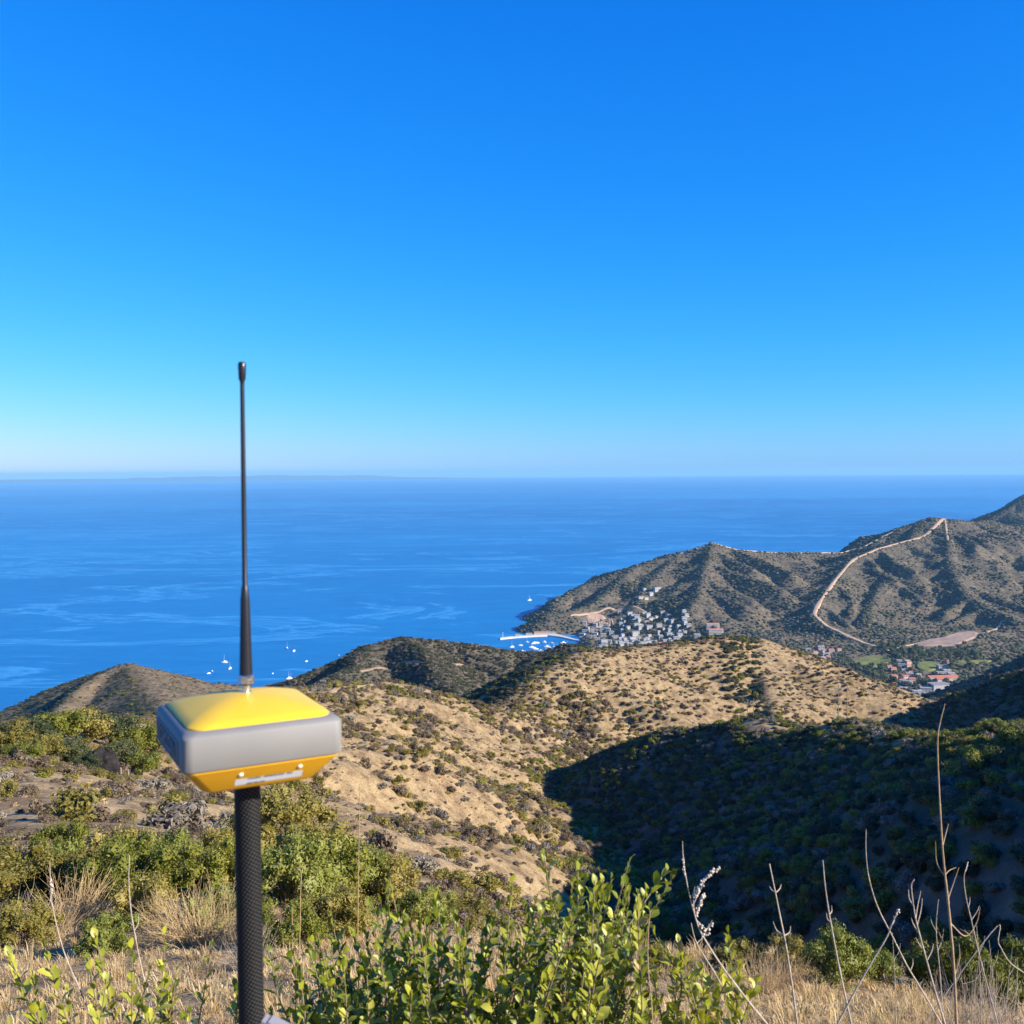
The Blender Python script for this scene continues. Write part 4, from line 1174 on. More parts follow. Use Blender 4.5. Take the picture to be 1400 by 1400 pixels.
stalk('straight dry stalk in front of the bright yellow green bush', [(1125, 1176), (1128, 1210), (1133, 1245), (1141, 1290), (1152, 1345), (1164, 1400)], 2.4, 0.0042, 0.0016,
      [[(1134, 1250), (1137, 1246), (1137, 1238)], [(1136, 1262), (1131, 1256), (1130, 1248)]])
stalk('curved dry stalk sweeping right across the dark canyon', [(1184, 1134), (1184, 1165), (1188, 1200), (1200, 1240), (1220, 1280), (1240, 1320), (1258, 1350), (1290, 1405)], 2.7, 0.004, 0.0013,
      [[(1245, 1326), (1248, 1318), (1248, 1310)]])
stalk('dry stalk leaning right with a knobbly tip', [(1229, 1243), (1220, 1262), (1212, 1282), (1195, 1310), (1172, 1350), (1145, 1400)], 2.3, 0.0038, 0.0016,
      [[(1215, 1270), (1222, 1260), (1222, 1252)]], [([(1229, 1243), (1226, 1249)], 0.0022, 1)])
stalk('forked dry stalk left of the tallest stalk', [(1250, 1202), (1246, 1212), (1250, 1245), (1254, 1265), (1266, 1310), (1280, 1360), (1292, 1400)], 2.5, 0.0042, 0.0016,
      [[(1254, 1264), (1259, 1245), (1261, 1228)], [(1252, 1255), (1255, 1236), (1259, 1218)], [(1248, 1238), (1243, 1228), (1242, 1216)], [(1255, 1275), (1248, 1262), (1246, 1255)], [(1268, 1312), (1274, 1300), (1276, 1290)], [(1262, 1300), (1256, 1290), (1252, 1282)]])
stalk('slender branching dry stalk right of the tallest stalk', [(1323, 1180), (1318, 1200), (1321, 1228), (1328, 1258), (1340, 1310), (1356, 1370), (1364, 1400)], 2.7, 0.0034, 0.0011,
      [[(1328, 1258), (1336, 1246), (1339, 1238)], [(1324, 1240), (1326, 1232), (1326, 1226)], [(1334, 1290), (1322, 1275), (1312, 1270)]], [([(1323, 1180), (1320, 1190)], 0.0018, 1)])
stalk('thin dry stalk rising just left of the tallest stalk', [(1283, 1230), (1280, 1262), (1281, 1290), (1285, 1330), (1290, 1400)], 2.6, 0.003, 0.0011,
      [[(1281, 1275), (1274, 1262), (1272, 1252)], [(1282, 1300), (1288, 1285), (1290, 1270)]])
stalk('thin twig bent over at the right edge', [(1400, 1330), (1380, 1315), (1365, 1290), (1355, 1275)], 3.0, 0.002, 0.0024)
for k, (px, py, lean) in enumerate([(1220, 1275, 4), (1340, 1300, -10), (1352, 1285, 8), (1384, 1295, -8), (1310, 1310, -12), (1335, 1265, 5)]):
    stalk('thin dry stem among the twigs at the lower right', [(px, py), (px + lean * 0.5, py + 35), (px + lean, py + 75), (px + lean * 1.2, py + 110)], 2.7 + 0.12 * (k % 4), 0.0022, 0.0008,
          [[(px + lean * 0.5, py + 38), (px + lean * 0.5 + 7, py + 26), (px + lean * 0.5 + 9, py + 14)]], group='thin dry stems at the lower right')
stalk('dry stalk with knobbly seed heads beside the leafy bush', [(933, 1150), (934, 1172), (937, 1195), (943, 1225), (952, 1258), (960, 1278), (985, 1318), (1020, 1365), (1046, 1397)], 2.05, 0.0038, 0.001,
      [[(950, 1252), (948, 1228), (950, 1212)], [(946, 1240), (955, 1222), (966, 1200)], [(952, 1258), (966, 1270), (974, 1258)]],
      [([(950, 1226), (956, 1212), (966, 1199), (982, 1187)], 0.0027, 3), ([(952, 1252), (955, 1240), (961, 1228), (962, 1224)], 0.0025, 2), ([(934, 1172), (934, 1180)], 0.0018, 1), ([(934, 1184), (936, 1196)], 0.0018, 1),
       ([(958, 1265), (966, 1272), (975, 1262)], 0.0024, 1), ([(960, 1280), (970, 1278)], 0.0024, 1)])
stalk('second dry stalk leaning left under the seed heads', [(945, 1262), (949, 1280), (956, 1296), (980, 1335), (1000, 1375), (1012, 1402)], 2.1, 0.003, 0.001, [[(952, 1290), (962, 1280), (970, 1262)]])
stalk('thin bare stem rising through the leafy bush', [(889, 1245), (886, 1280), (886, 1320), (890, 1365), (893, 1402)], 1.9, 0.0022, 0.0012, material='stalk_tan')
stalk('thin leaning dry stalk at the far left', [(68, 1178), (69, 1205), (72, 1240), (87, 1300), (111, 1357), (129, 1400)], 2.6, 0.0036, 0.0012, [[(86, 1300), (98, 1330), (104, 1352)], [(73, 1245), (69, 1230), (70, 1215)]],
      [([(69, 1202), (70, 1212), (71, 1222)], 0.0026, 1)])
stalk('pale dry stalk left of the survey pole', [(177, 1171), (176, 1200), (178, 1235), (183, 1270), (195, 1330), (214, 1400)], 2.6, 0.0036, 0.0013, [[(184, 1272), (189, 1262), (189, 1250)], [(183, 1268), (178, 1262), (176, 1262)]])
stalk('thin pale stalk just right of the pole', [(412, 1192), (411, 1220), (410, 1270), (409, 1318)], 4.2, 0.0035, 0.0022, [[(412, 1192), (405, 1186), (400, 1188)], [(412, 1192), (416, 1184), (422, 1182)]], material='stalk_tan')
stalk('short dark stalk right of the pole above the leaves', [(399, 1240), (400, 1280), (400, 1312), (408, 1354), (412, 1385)], 2.6, 0.003, 0.0013, material='stalk_tan')
stalk('tall hair thin stalk before the sunny slope', [(492, 1072), (491, 1130), (490, 1200), (489, 1280)], 4.6, 0.0036, 0.0018, material='stalk_tan')
print('foreground', round(time.time() - T0, 1))

# ------------------------------------------------------------------ the receiver on its pole
def plastic(name, col, rough, coat=0.0, bump=0.0):
    m, n, l, b = mat(name)
    tc = n.new('ShaderNodeTexCoord')
    nz = noise_node(n, l, 9, 5, 0.6, 0.0, tc.outputs['Object'])
    r = ramp(n, [(0.3, tuple(c * 0.9 for c in col)), (0.7, tuple(min(c * 1.06, 0.95) for c in col))]); l.new(nz.outputs[0], r.inputs[0])
    l.new(r.outputs[0], b.inputs['Base Color'])
    b.inputs['Roughness'].default_value = rough
    b.inputs['Coat Weight'].default_value = coat
    if bump:
        f = noise_node(n, l, 900, 2, 0.5, 0.0, tc.outputs['Object'])
        bm = n.new('ShaderNodeBump'); bm.inputs['Strength'].default_value = bump; bm.inputs['Distance'].default_value = 0.0004
        l.new(f.outputs[0], bm.inputs['Height']); l.new(bm.outputs[0], b.inputs['Normal'])
    return m
M['yellow'] = plastic('yellow_shell', (0.70, 0.45, 0.022), 0.45, 0.0)
M['amber'] = plastic('amber_shell', (0.62, 0.315, 0.008), 0.45, 0.1)
M['grey_rubber'] = plastic('grey_bumper', (0.185, 0.178, 0.168), 0.6, 0.0, 0.25)
M['grey_letter'] = plastic('grey_letters', (0.185, 0.178, 0.168), 0.45)
M['black_rubber'] = plastic('black_rubber', (0.012, 0.012, 0.014), 0.4)
M['black_whip'] = plastic('black_whip', (0.015, 0.015, 0.02), 0.3)
def metal(name, col, rough):
    m, n, l, b = mat(name)
    b.inputs['Base Color'].default_value = (*col, 1); b.inputs['Metallic'].default_value = 1.0
    tc = n.new('ShaderNodeTexCoord'); nz = noise_node(n, l, 300, 3, 0.6, 0.0, tc.outputs['Object'])
    r = ramp(n, [(0.3, (rough * 0.7,) * 3), (0.7, (rough * 1.3,) * 3)]); l.new(nz.outputs[0], r.inputs[0]); l.new(r.outputs[0], b.inputs['Roughness'])
    return m
M['steel'] = metal('bright_steel', (0.75, 0.74, 0.72), 0.25)
M['white_cap'] = plastic('white_cap', (0.80, 0.78, 0.72), 0.3)
M['sticker'] = plastic('white_sticker', (0.55, 0.58, 0.64), 0.5)
M['ink'] = plastic('dark_ink', (0.12, 0.12, 0.16), 0.6)
def carbon():
    m, n, l, b = mat('carbon_weave')
    uv = n.new('ShaderNodeUVMap'); uv.uv_map = 'UVMap'
    def wave(rot):
        mp = n.new('ShaderNodeMapping'); mp.inputs['Rotation'].default_value = (0, 0, rot); l.new(uv.outputs[0], mp.inputs['Vector'])
        w = n.new('ShaderNodeTexWave'); w.inputs['Scale'].default_value = 1.0; w.inputs['Distortion'].default_value = 0.0; w.bands_direction = 'X'
        l.new(mp.outputs[0], w.inputs['Vector'])
        return w.outputs['Fac']
    mu = n.new('ShaderNodeMath'); mu.operation = 'MULTIPLY'; l.new(wave(R(35)), mu.inputs[0]); l.new(wave(R(-55)), mu.inputs[1])
    c = ramp(n, [(0.25, (0.006, 0.006, 0.007)), (0.6, (0.05, 0.05, 0.047))]); l.new(mu.outputs[0], c.inputs[0])
    l.new(c.outputs[0], b.inputs['Base Color'])
    b.inputs['Roughness'].default_value = 0.5; b.inputs['Specular IOR Level'].default_value = 0.15
    return m
M['carbon'] = carbon()

PX, PY = float(P(339, 1083, 1.05)[0]), 1.05
YAW = R(28)
def rrect(h, r_, n=7):
    """outline of a rounded square, half side h"""
    out = []
    for q, (cx, cy) in enumerate(((h - r_, -h + r_), (h - r_, h - r_), (-h + r_, h - r_), (-h + r_, -h + r_))):
        for k in range(n + 1):
            a = -math.pi / 2 + q * math.pi / 2 + k / n * math.pi / 2
            out.append((cx + r_ * math.cos(a), cy + r_ * math.sin(a)))
    return np.array(out)
def lofted(name, rings_, material, close_top=True, close_bot=True, smooth=True):
    """rings_: (half side, corner radius, z)"""
    v = []; n = None
    for h, r_, z in rings_:
        o = rrect(h, r_); n = len(o); v += [(a, b_, z) for a, b_ in o]
    f = []
    for k in range(len(rings_) - 1):
        for j in range(n):
            j2 = (j + 1) % n; f.append((k * n + j, k * n + j2, (k + 1) * n + j2, (k + 1) * n + j))
    if close_bot: f.append(tuple(range(n))[::-1])
    if close_top: f.append(tuple(range((len(rings_) - 1) * n, len(rings_) * n)))
    me = bpy.data.meshes.new(name); me.from_pydata(v, [], f); me.materials.append(material)
    if smooth:
        for p in me.polygons: p.use_smooth = True
        me.set_sharp_from_angle(angle=R(38))
    return me
def revolve(name, prof, material, n=24, smooth=True):
    v = []; f = []
    for r_, z in prof:
        v += [(r_ * math.cos(6.28318 * k / n), r_ * math.sin(6.28318 * k / n), z) for k in range(n)]
    for i in range(len(prof) - 1):
        for k in range(n):
            k2 = (k + 1) % n; f.append((i * n + k, i * n + k2, (i + 1) * n + k2, (i + 1) * n + k))
    f.append(tuple(range(n))[::-1]); f.append(tuple(range((len(prof) - 1) * n, len(prof) * n)))
    me = bpy.data.meshes.new(name); me.from_pydata(v, [], f); me.materials.append(material)
    if smooth:
        for p in me.polygons: p.use_smooth = True
        me.set_sharp_from_angle(angle=R(40))
    return me
def text_mesh(body, size, depth, material):
    c = bpy.data.curves.new('writing', 'FONT'); c.body = body; c.size = size; c.extrude = depth; c.align_x = 'CENTER'; c.align_y = 'CENTER'
    c.resolution_u = 3
    o = bpy.data.objects.new('writing', c); C.objects.link(o)
    me = bpy.data.meshes.new_from_object(o.evaluated_get(bpy.context.evaluated_depsgraph_get()))
    bpy.data.objects.remove(o); bpy.data.curves.remove(c)
    me.materials.clear(); me.materials.append(material)
    return me

ZB = float(P(268, 1057, 0.955)[2])          # foot of the grey bumper
rec = empty('satellite_receiver', (PX, PY, ZB - 0.027), label='yellow and grey square survey receiver with a whip antenna on the pole', category='receiver')
rec.rotation_euler = (0, 0, YAW); rec.scale = (1.04, 1.04, 1.02)
Z0 = 0.027
new_obj('lower_housing', lofted('lower_housing', [(0.052, 0.010, 0.0), (0.0545, 0.010, 0.002), (0.069, 0.010, Z0 - 0.006), (0.0722, 0.009, Z0 - 0.002), (0.0722, 0.009, Z0 + 0.004)], M['amber']), rec)
bumper = new_obj('bumper', lofted('bumper', [(0.070, 0.008, Z0 + 0.0005), (0.0745, 0.009, Z0 + 0.0005), (0.0755, 0.0095, Z0 + 0.002), (0.0755, 0.0095, Z0 + 0.0315), (0.0745, 0.010, Z0 + 0.0335), (0.0695, 0.014, Z0 + 0.0372), (0.066, 0.016, Z0 + 0.0374)],
                                  M['grey_rubber']), rec)
dome = [(0.0675, 0.016, Z0 + 0.036), (0.0675, 0.016, Z0 + 0.0385), (0.065, 0.018, Z0 + 0.0408)]
for k in range(1, 9):
    t = k / 8.0
    dome.append((0.065 * (1 - t) + 0.009 * t, (0.018 * (1 - t) + 0.0085 * t) + 0.018 * t * (1 - t), Z0 + 0.0408 + 0.0142 * (1 - (1 - t) ** 1.55)))
new_obj('top_cover', lofted('top_cover', dome, M['yellow']), rec)
# raised writing on the shaded side
tm = text_mesh('TOPCON', 0.021, 0.0012, M['grey_letter'])
tx = new_obj('writing', tm, bumper); tx.rotation_euler = (R(90), 0, R(-90)); tx.location = (-0.0757, 0.004, Z0 + 0.015)
def frame_mesh(w, h, t, d):
    v, f = [], []
    for (x0, x1, y0, y1) in ((-w, w, h - t, h), (-w, w, -h, -h + t), (-w, -w + t, -h + t, h - t), (w - t, w, -h + t, h - t)):
        b_ = len(v); v += [(x0, y0, 0), (x1, y0, 0), (x1, y1, 0), (x0, y1, 0), (x0, y0, d), (x1, y0, d), (x1, y1, d), (x0, y1, d)]
        f += [(b_ + 4, b_ + 5, b_ + 6, b_ + 7), (b_, b_ + 1, b_ + 5, b_ + 4), (b_ + 1, b_ + 2, b_ + 6, b_ + 5), (b_ + 2, b_ + 3, b_ + 7, b_ + 6), (b_ + 3, b_, b_ + 4, b_ + 7)]
    me = bpy.data.meshes.new('raised_rim'); me.from_pydata(v, [], f); me.materials.append(M['grey_letter']); return me
fr = new_obj('raised_rim', frame_mesh(0.056, 0.0115, 0.0012, 0.0009), bumper); fr.rotation_euler = (R(90), 0, R(-90)); fr.location = (-0.0756, 0.002, Z0 + 0.015)
# screws and sticker on the sloping front of the lower housing
slope_a = math.atan2(0.0145, 0.019)
def on_front(u, s):
    """u: along the front, s: up the sloping face from its lower edge (0..1)"""
    return (u, -(0.0545 + 0.0145 * s), 0.002 + 0.019 * s)
for u in (-0.022, 0.034):
    o = new_obj('screw', revolve('screw', [(0.0024, -0.001), (0.0024, 0.0006), (0.0018, 0.0012), (0.0006, 0.0014)], M['white_cap'], 14), rec)
    o.location = on_front(u, 0.84); o.rotation_euler = (R(90) + slope_a, 0, 0)
bm = bmesh.new(); bmesh.ops.create_cube(bm, size=1.0); me = bpy.data.meshes.new('sticker'); bm.to_mesh(me); bm.free(); me.materials.append(M['sticker'])
st = new_obj('sticker', me, rec); st.scale = (0.064, 0.0088, 0.0002); st.location = on_front(0.006, 0.36); st.rotation_euler = (R(90) + slope_a, 0, 0)
for body, u, s, sz in (('CALDEC  METROLOGY  INC', 0.007, 0.52, 0.0034), ('(800) 868-1234', -0.006, 0.22, 0.0028)):
    o = new_obj('print', text_mesh(body, sz, 0.0001, M['ink']), rec)
    x, y, z = on_front(u, s); o.location = (x, y - 0.0003, z - 0.0002); o.rotation_euler = (R(90) + slope_a, 0, 0)
# antenna
ant = new_obj('antenna', revolve('antenna', [(0.0062, 0.008), (0.0066, 0.010), (0.0064, 0.020), (0.0056, 0.05), (0.0046, 0.094), (0.0034, 0.107), (0.00265, 0.109), (0.0024, 0.20), (0.0022, 0.310), (0.0022, 0.313), (0.0034, 0.316), (0.0040, 0.327), (0.0039, 0.331), (0.0028, 0.333)], M['black_whip'], 20), rec)
ant.location = (0, 0, Z0 + 0.0543); ant.rotation_euler = Euler((R(0.2), R(0.2), 0))
new_obj('connector', revolve('connector', [(0.0058, -0.004), (0.0058, 0.001), (0.0038, 0.0012), (0.0038, 0.005), (0.0056, 0.0052), (0.0056, 0.009)], M['steel'], 18), ant)
nut = new_obj('lock_nut', revolve('lock_nut', [(0.0066, 0.009), (0.0082, 0.0098), (0.0082, 0.0175), (0.0068, 0.0185)], M['steel'], 8, False), ant)

# pole
zt = ZB - 0.027; zg = float(ground(PX, PY)[0]) - 0.02
def pole_mesh(r_, z0, z1, n=40, m_=60):
    v = []; f = []; uvs = []
    for i in range(m_ + 1):
        z = z0 + (z1 - z0) * i / m_
        v += [(r_ * math.cos(6.28318530718 * k / n), r_ * math.sin(6.28318530718 * k / n), z) for k in range(n)]
    for i in range(m_):
        for k in range(n):
            k2 = (k + 1) % n
            f.append((i * n + k, i * n + k2, (i + 1) * n + k2, (i + 1) * n + k))
            z_a, z_b = (z1 - z0) * i / m_, (z1 - z0) * (i + 1) / m_
            s = 2 * math.pi * r_
            uvs += [(s * k / n, z_a), (s * (k + 1) / n, z_a), (s * (k + 1) / n, z_b), (s * k / n, z_b)]
    me = bpy.data.meshes.new('tube'); me.from_pydata(v, [], f); me.materials.append(M['carbon'])
    uv = me.uv_layers.new(name='UVMap'); uv.data.foreach_set('uv', (np.array(uvs) * 90.0).astype(np.float32).ravel())
    for p in me.polygons: p.use_smooth = True
    return me
pole = empty('survey_pole', (PX, PY, zg), label='black woven carbon fibre pole standing upright under the receiver', category='pole')
pole.rotation_euler = (0, R(-0.04), 0)
L_ = zt - zg
new_obj('tube', pole_mesh(0.0132, 0.12, L_ - 0.012), pole)
new_obj('head', revolve('head', [(0.0125, L_ - 0.012), (0.0138, L_ - 0.011), (0.0138, L_ - 0.002), (0.012, L_)], M['black_rubber'], 28), pole)
new_obj('foot_point', revolve('foot_point', [(0.001, -0.02), (0.006, 0.03), (0.012, 0.06), (0.0132, 0.12)], M['steel'], 20), pole)
zc = float(P(372, 1392, 1.05)[2]) - zg
M['clamp'] = plastic('clamp_grey', (0.22, 0.21, 0.23), 0.5)
cl = new_obj('clamp', revolve('clamp', [(0.0175, zc - 0.040), (0.0185, zc - 0.036), (0.0185, zc - 0.014), (0.0175, zc - 0.011)], M['black_rubber'], 28), pole)
bm = bmesh.new(); bmesh.ops.create_cube(bm, size=1.0)
bmesh.ops.bevel(bm, geom=list(bm.edges), offset=0.12, segments=2, affect='EDGES', clamp_overlap=True)
me = bpy.data.meshes.new('clamp_arm'); bm.to_mesh(me); bm.free(); me.materials.append(M['clamp'])
ca = new_obj('clamp_arm', me, pole); ca.scale = (0.055, 0.02, 0.018); ca.location = (0.036, -0.004, zc - 0.016); ca.rotation_euler = (0, R(24), R(-8))
print('receiver', round(time.time() - T0, 1))
# ------------------------------------------------------------------ harbour, town and valley
def simple(name, a, c, scale=0.8, rough=0.8):
    m = dirt_material(name, a, c, scale); return m
M['wall_white'] = simple('white_wall', (0.28, 0.275, 0.27), (0.46, 0.45, 0.44))  # town walls darkened in colour to stand for shade over the terraces
M['wall_cream'] = simple('cream_wall', (0.36, 0.31, 0.25), (0.50, 0.44, 0.36))
M['wall_pink'] = simple('pink_wall', (0.55, 0.38, 0.32), (0.68, 0.50, 0.43))
M['roof_pale'] = simple('pale_roof', (0.17, 0.168, 0.166), (0.32, 0.315, 0.31))
M['roof_grey'] = simple('grey_roof', (0.22, 0.22, 0.23), (0.36, 0.35, 0.35))
M['roof_red'] = simple('red_tile_roof', (0.38, 0.12, 0.075), (0.52, 0.20, 0.13))
M['concrete'] = simple('concrete', (0.42, 0.40, 0.37), (0.58, 0.56, 0.52), 0.2)
M['glass_dark'] = simple('dark_window', (0.03, 0.04, 0.05), (0.05, 0.06, 0.08))
M['fairway'] = simple('golf_grass', (0.11, 0.14, 0.035), (0.24, 0.22, 0.075), 0.03)
M['field'] = simple('bare_field', (0.25, 0.17, 0.125), (0.38, 0.27, 0.20), 0.04)
M['town_ground'] = simple('town_ground', (0.20, 0.18, 0.15), (0.36, 0.32, 0.27), 0.06)
M['rock'] = simple('dark_rock', (0.006, 0.005, 0.006), (0.04, 0.035, 0.035), 1.4)  # shade of a hollow put into the rock's own colour
M['cliff'] = simple('cliff_rock', (0.20, 0.16, 0.13), (0.36, 0.30, 0.25), 0.2)
M['asphalt'] = simple('asphalt', (0.05, 0.05, 0.055), (0.10, 0.10, 0.11), 1.0)
M['boat_white'] = simple('white_hull', (0.72, 0.72, 0.72), (0.82, 0.82, 0.82), 1.0)
M['wood_pole'] = bark_material('weathered_pole', (0.14, 0.11, 0.09), (0.30, 0.25, 0.20))

def sea_at(px, py, z=0.0):
    d = CM @ np.array(((px - 700) / 1400.0, (700 - py) / 1400.0, -1.0))
    return np.array((0, 0, CAM_Z)) + d * ((z - CAM_Z) / d[2])

def box_mesh(boxes, name, material):
    """boxes: (x0, x1, y0, y1, z0, z1)"""
    v = []; f = []
    for x0, x1, y0, y1, z0, z1 in boxes:
        b = len(v)
        v += [(x0, y0, z0), (x1, y0, z0), (x1, y1, z0), (x0, y1, z0), (x0, y0, z1), (x1, y0, z1), (x1, y1, z1), (x0, y1, z1)]
        f += [(b + 3, b + 2, b + 1, b), (b + 4, b + 5, b + 6, b + 7), (b, b + 1, b + 5, b + 4), (b + 1, b + 2, b + 6, b + 5), (b + 2, b + 3, b + 7, b + 6), (b + 3, b, b + 4, b + 7)]
    me = bpy.data.meshes.new(name); me.from_pydata(v, [], f); me.materials.append(material)
    return me
def gable_roof(w, d, z0, h, material, hip=0.0):
    e = 0.5
    v = [(-w - e, -d - e, z0), (w + e, -d - e, z0), (w + e, d + e, z0), (-w - e, d + e, z0), (-w - e + hip, 0, z0 + h), (w + e - hip, 0, z0 + h)]
    f = [(0, 1, 5, 4), (2, 3, 4, 5), (1, 2, 5), (3, 0, 4), (3, 2, 1, 0)]
    me = bpy.data.meshes.new('roof'); me.from_pydata(v, [], f); me.materials.append(material)
    return me
def windows_mesh(w, d, z0, rows, cols):
    bx = []
    for r_ in range(rows):
        for c_ in range(cols):
            x = -w + (c_ + 0.5) * 2 * w / cols
            bx.append((x - 0.55, x + 0.55, -d - 0.03, -d + 0.1, z0 + r_ * 2.8, z0 + r_ * 2.8 + 1.3))
    return box_mesh(bx, 'windows', M['glass_dark'])
HOUSES = []
for w, d, h, rh, wm, rm, hip in ((5.5, 4.0, 5.5, 1.8, 'wall_white', 'roof_pale', 0), (4.2, 3.6, 6.5, 1.6, 'wall_white', 'roof_grey', 1.5), (6.5, 4.0, 4.0, 1.6, 'wall_cream', 'roof_pale', 2.0),
                              (4.5, 4.0, 5.5, 1.7, 'wall_pink', 'roof_red', 0), (7.5, 5.0, 6.5, 0.5, 'wall_white', 'roof_pale', 0), (5.0, 4.0, 5.0, 1.8, 'wall_cream', 'roof_red', 1.5)):
    HOUSES.append((box_mesh([(-w, w, -d, d, -4.0, h)], 'wall', M[wm]), gable_roof(w, d, h + 0.01, rh, M[rm], hip), windows_mesh(w, d, 1.2, 2 if h > 5 else 1, 3)))
def house(p, var, rot, label, group, s=1.0):
    t = empty('house', tuple(p), label=label, category='house', group=group)
    t.rotation_euler = (0, 0, rot); t.scale = (s, s, s)
    wl_, rf, wi = HOUSES[var]
    w_ = new_obj('wall', wl_, t); new_obj('roof', rf, t); new_obj('window_row', wi, w_)
    return t
def area(px0, px1, py0, py1, n, tmin, tmax, gap, taken=None):
    """n places spread over a patch of the picture, set on the land"""
    out = [] if taken is None else taken
    mine = []
    pts = np.stack([RNG.uniform(px0, px1, n * 3), RNG.uniform(py0, py1, n * 3)], 1)
    for p in hit(pts, tmin, tmax, 200):
        if p[2] < 1.0 or len(mine) >= n or in_open(p[:1], p[1:2], p[2:])[0]: continue
        if all((p[0] - q[0]) ** 2 + (p[1] - q[1]) ** 2 > gap * gap for q in out):
            out.append(p); mine.append(p)
    return mine
taken = []
clusters = (
    ((848, 942, 838, 886), 78, 12, (0, 0, 1, 4, 0, 2), 'in the terraces on the hill above the harbour', 'houses of the hillside terraces', R(20)),
    ((795, 842, 853, 876), 20, 11, (0, 4, 0, 1), 'at the cliff foot behind the breakwater', 'houses below the harbour cliff', R(-15)),
    ((818, 945, 877, 893), 46, 12, (0, 4, 2, 4, 5, 0), 'on the flat by the harbour front', 'houses of the harbour front', R(5)),
    ((1098, 1150, 886, 906), 12, 13, (3, 5, 0, 2), 'at the valley mouth behind the tan ridge', 'houses at the valley mouth', R(10)),
    ((1212, 1300, 905, 955), 36, 13, (3, 5, 0, 2, 4), 'among the valley trees', 'houses among the valley trees', R(0)),
    ((870, 900, 805, 822), 5, 12, (0, 2, 4), 'high on the slope above the terraces', 'houses high above the terraces', R(20)),
)
for (x0, x1, y0, y1), n, gap, vars_, lab, grp, rot in clusters:
    for k, p in enumerate(area(x0, x1, y0, y1, n, 1650, 3000, gap, taken)):
        var = vars_[k % len(vars_)]; big = RNG.uniform(0.85, 1.2)
        look = ('white gabled', 'tall white grey-roofed', 'low cream', 'pink red-roofed', 'big flat-roofed white', 'cream red-roofed')[var]
        size = 'larger ' if big > 1.08 else ('smaller ' if big < 0.95 else '')
        house(p, var, rot + RNG.uniform(-0.3, 0.3), size + look + ' house ' + lab, size + look + ' ' + grp, big)

def block(name, px, py, w, d, h, rot, wm, rm, label, floors=0, gable=0.0, tmin=1600, tmax=2900):
    p = hit([(px, py)], tmin, tmax, 300)[0]
    t = empty(name, tuple(p), label=label, category='building'); t.rotation_euler = (0, 0, rot)
    wall = new_obj('wall', box_mesh([(-w, w, -d, d, -5, h)], 'wall', M[wm]), t)
    if gable:
        new_obj('roof', gable_roof(w, d, h + 0.01, gable, M[rm]), t)
    else:
        new_obj('roof', box_mesh([(-w - 0.4, w + 0.4, -d - 0.4, d + 0.4, h + 0.01, h + 0.6)], 'roof', M[rm]), t)
    for k in range(floors):
        z = 0.8 + k * (h / max(floors, 1))
        new_obj('balcony', box_mesh([(-w, w, -d - 1.6, -d - 0.01, z + 2.0, z + 2.3), (-w, w, -d - 1.6, -d - 1.5, z + 1.1, z + 2.0)], 'balcony', M['wall_white']), t)
        nw = max(3, int(w / 2.2))
        for c_ in range(nw):
            x = -w + (c_ + 0.5) * 2 * w / nw
            new_obj('window', box_mesh([(x - 0.9, x + 0.9, -d - 0.04, -d + 0.1, z, z + 1.9)], 'window', M['glass_dark']), wall)
    return t
block('apartment_building', 978, 868, 17, 7, 13, R(4), 'wall_white', 'roof_red', 'long apartment block with stacked balconies right of the terraces', 4, 2.0)
block('apartment_building', 974, 858, 15, 6, 9, R(4), 'wall_cream', 'roof_red', 'upper apartment block with red roof behind the long one', 3, 2.0)
block('apartment_building', 953, 874, 7, 6, 12, R(0), 'wall_white', 'roof_pale', 'narrow white apartment block left of the long one', 4)
block('school_building', 1288, 931, 27, 9, 8, R(6), 'wall_white', 'roof_red', 'white building with a long red roof in the valley', 2, 2.6)
block('warehouse', 1284, 941, 16, 11, 8, R(8), 'wall_white', 'roof_pale', 'big white warehouse below the red roofed building', 0)
block('warehouse', 1300, 950, 26, 8, 5, R(8), 'wall_cream', 'roof_pale', 'long pale shed in the middle of the valley', 0, 2.0)
block('warehouse', 1318, 956, 18, 7, 5, R(12), 'wall_white', 'roof_pale', 'white shed beside the dark ridge in the valley', 0, 1.5)
block('warehouse', 1296, 964, 15, 8, 5, R(5), 'wall_pink', 'roof_red', 'pinkish shed nearest the tan ridge in the valley', 0, 2.0)
block('hall', 1252, 948, 9, 6, 5, R(0), 'wall_white', 'roof_grey', 'small hall with blue grey roof among valley trees', 0, 1.8)

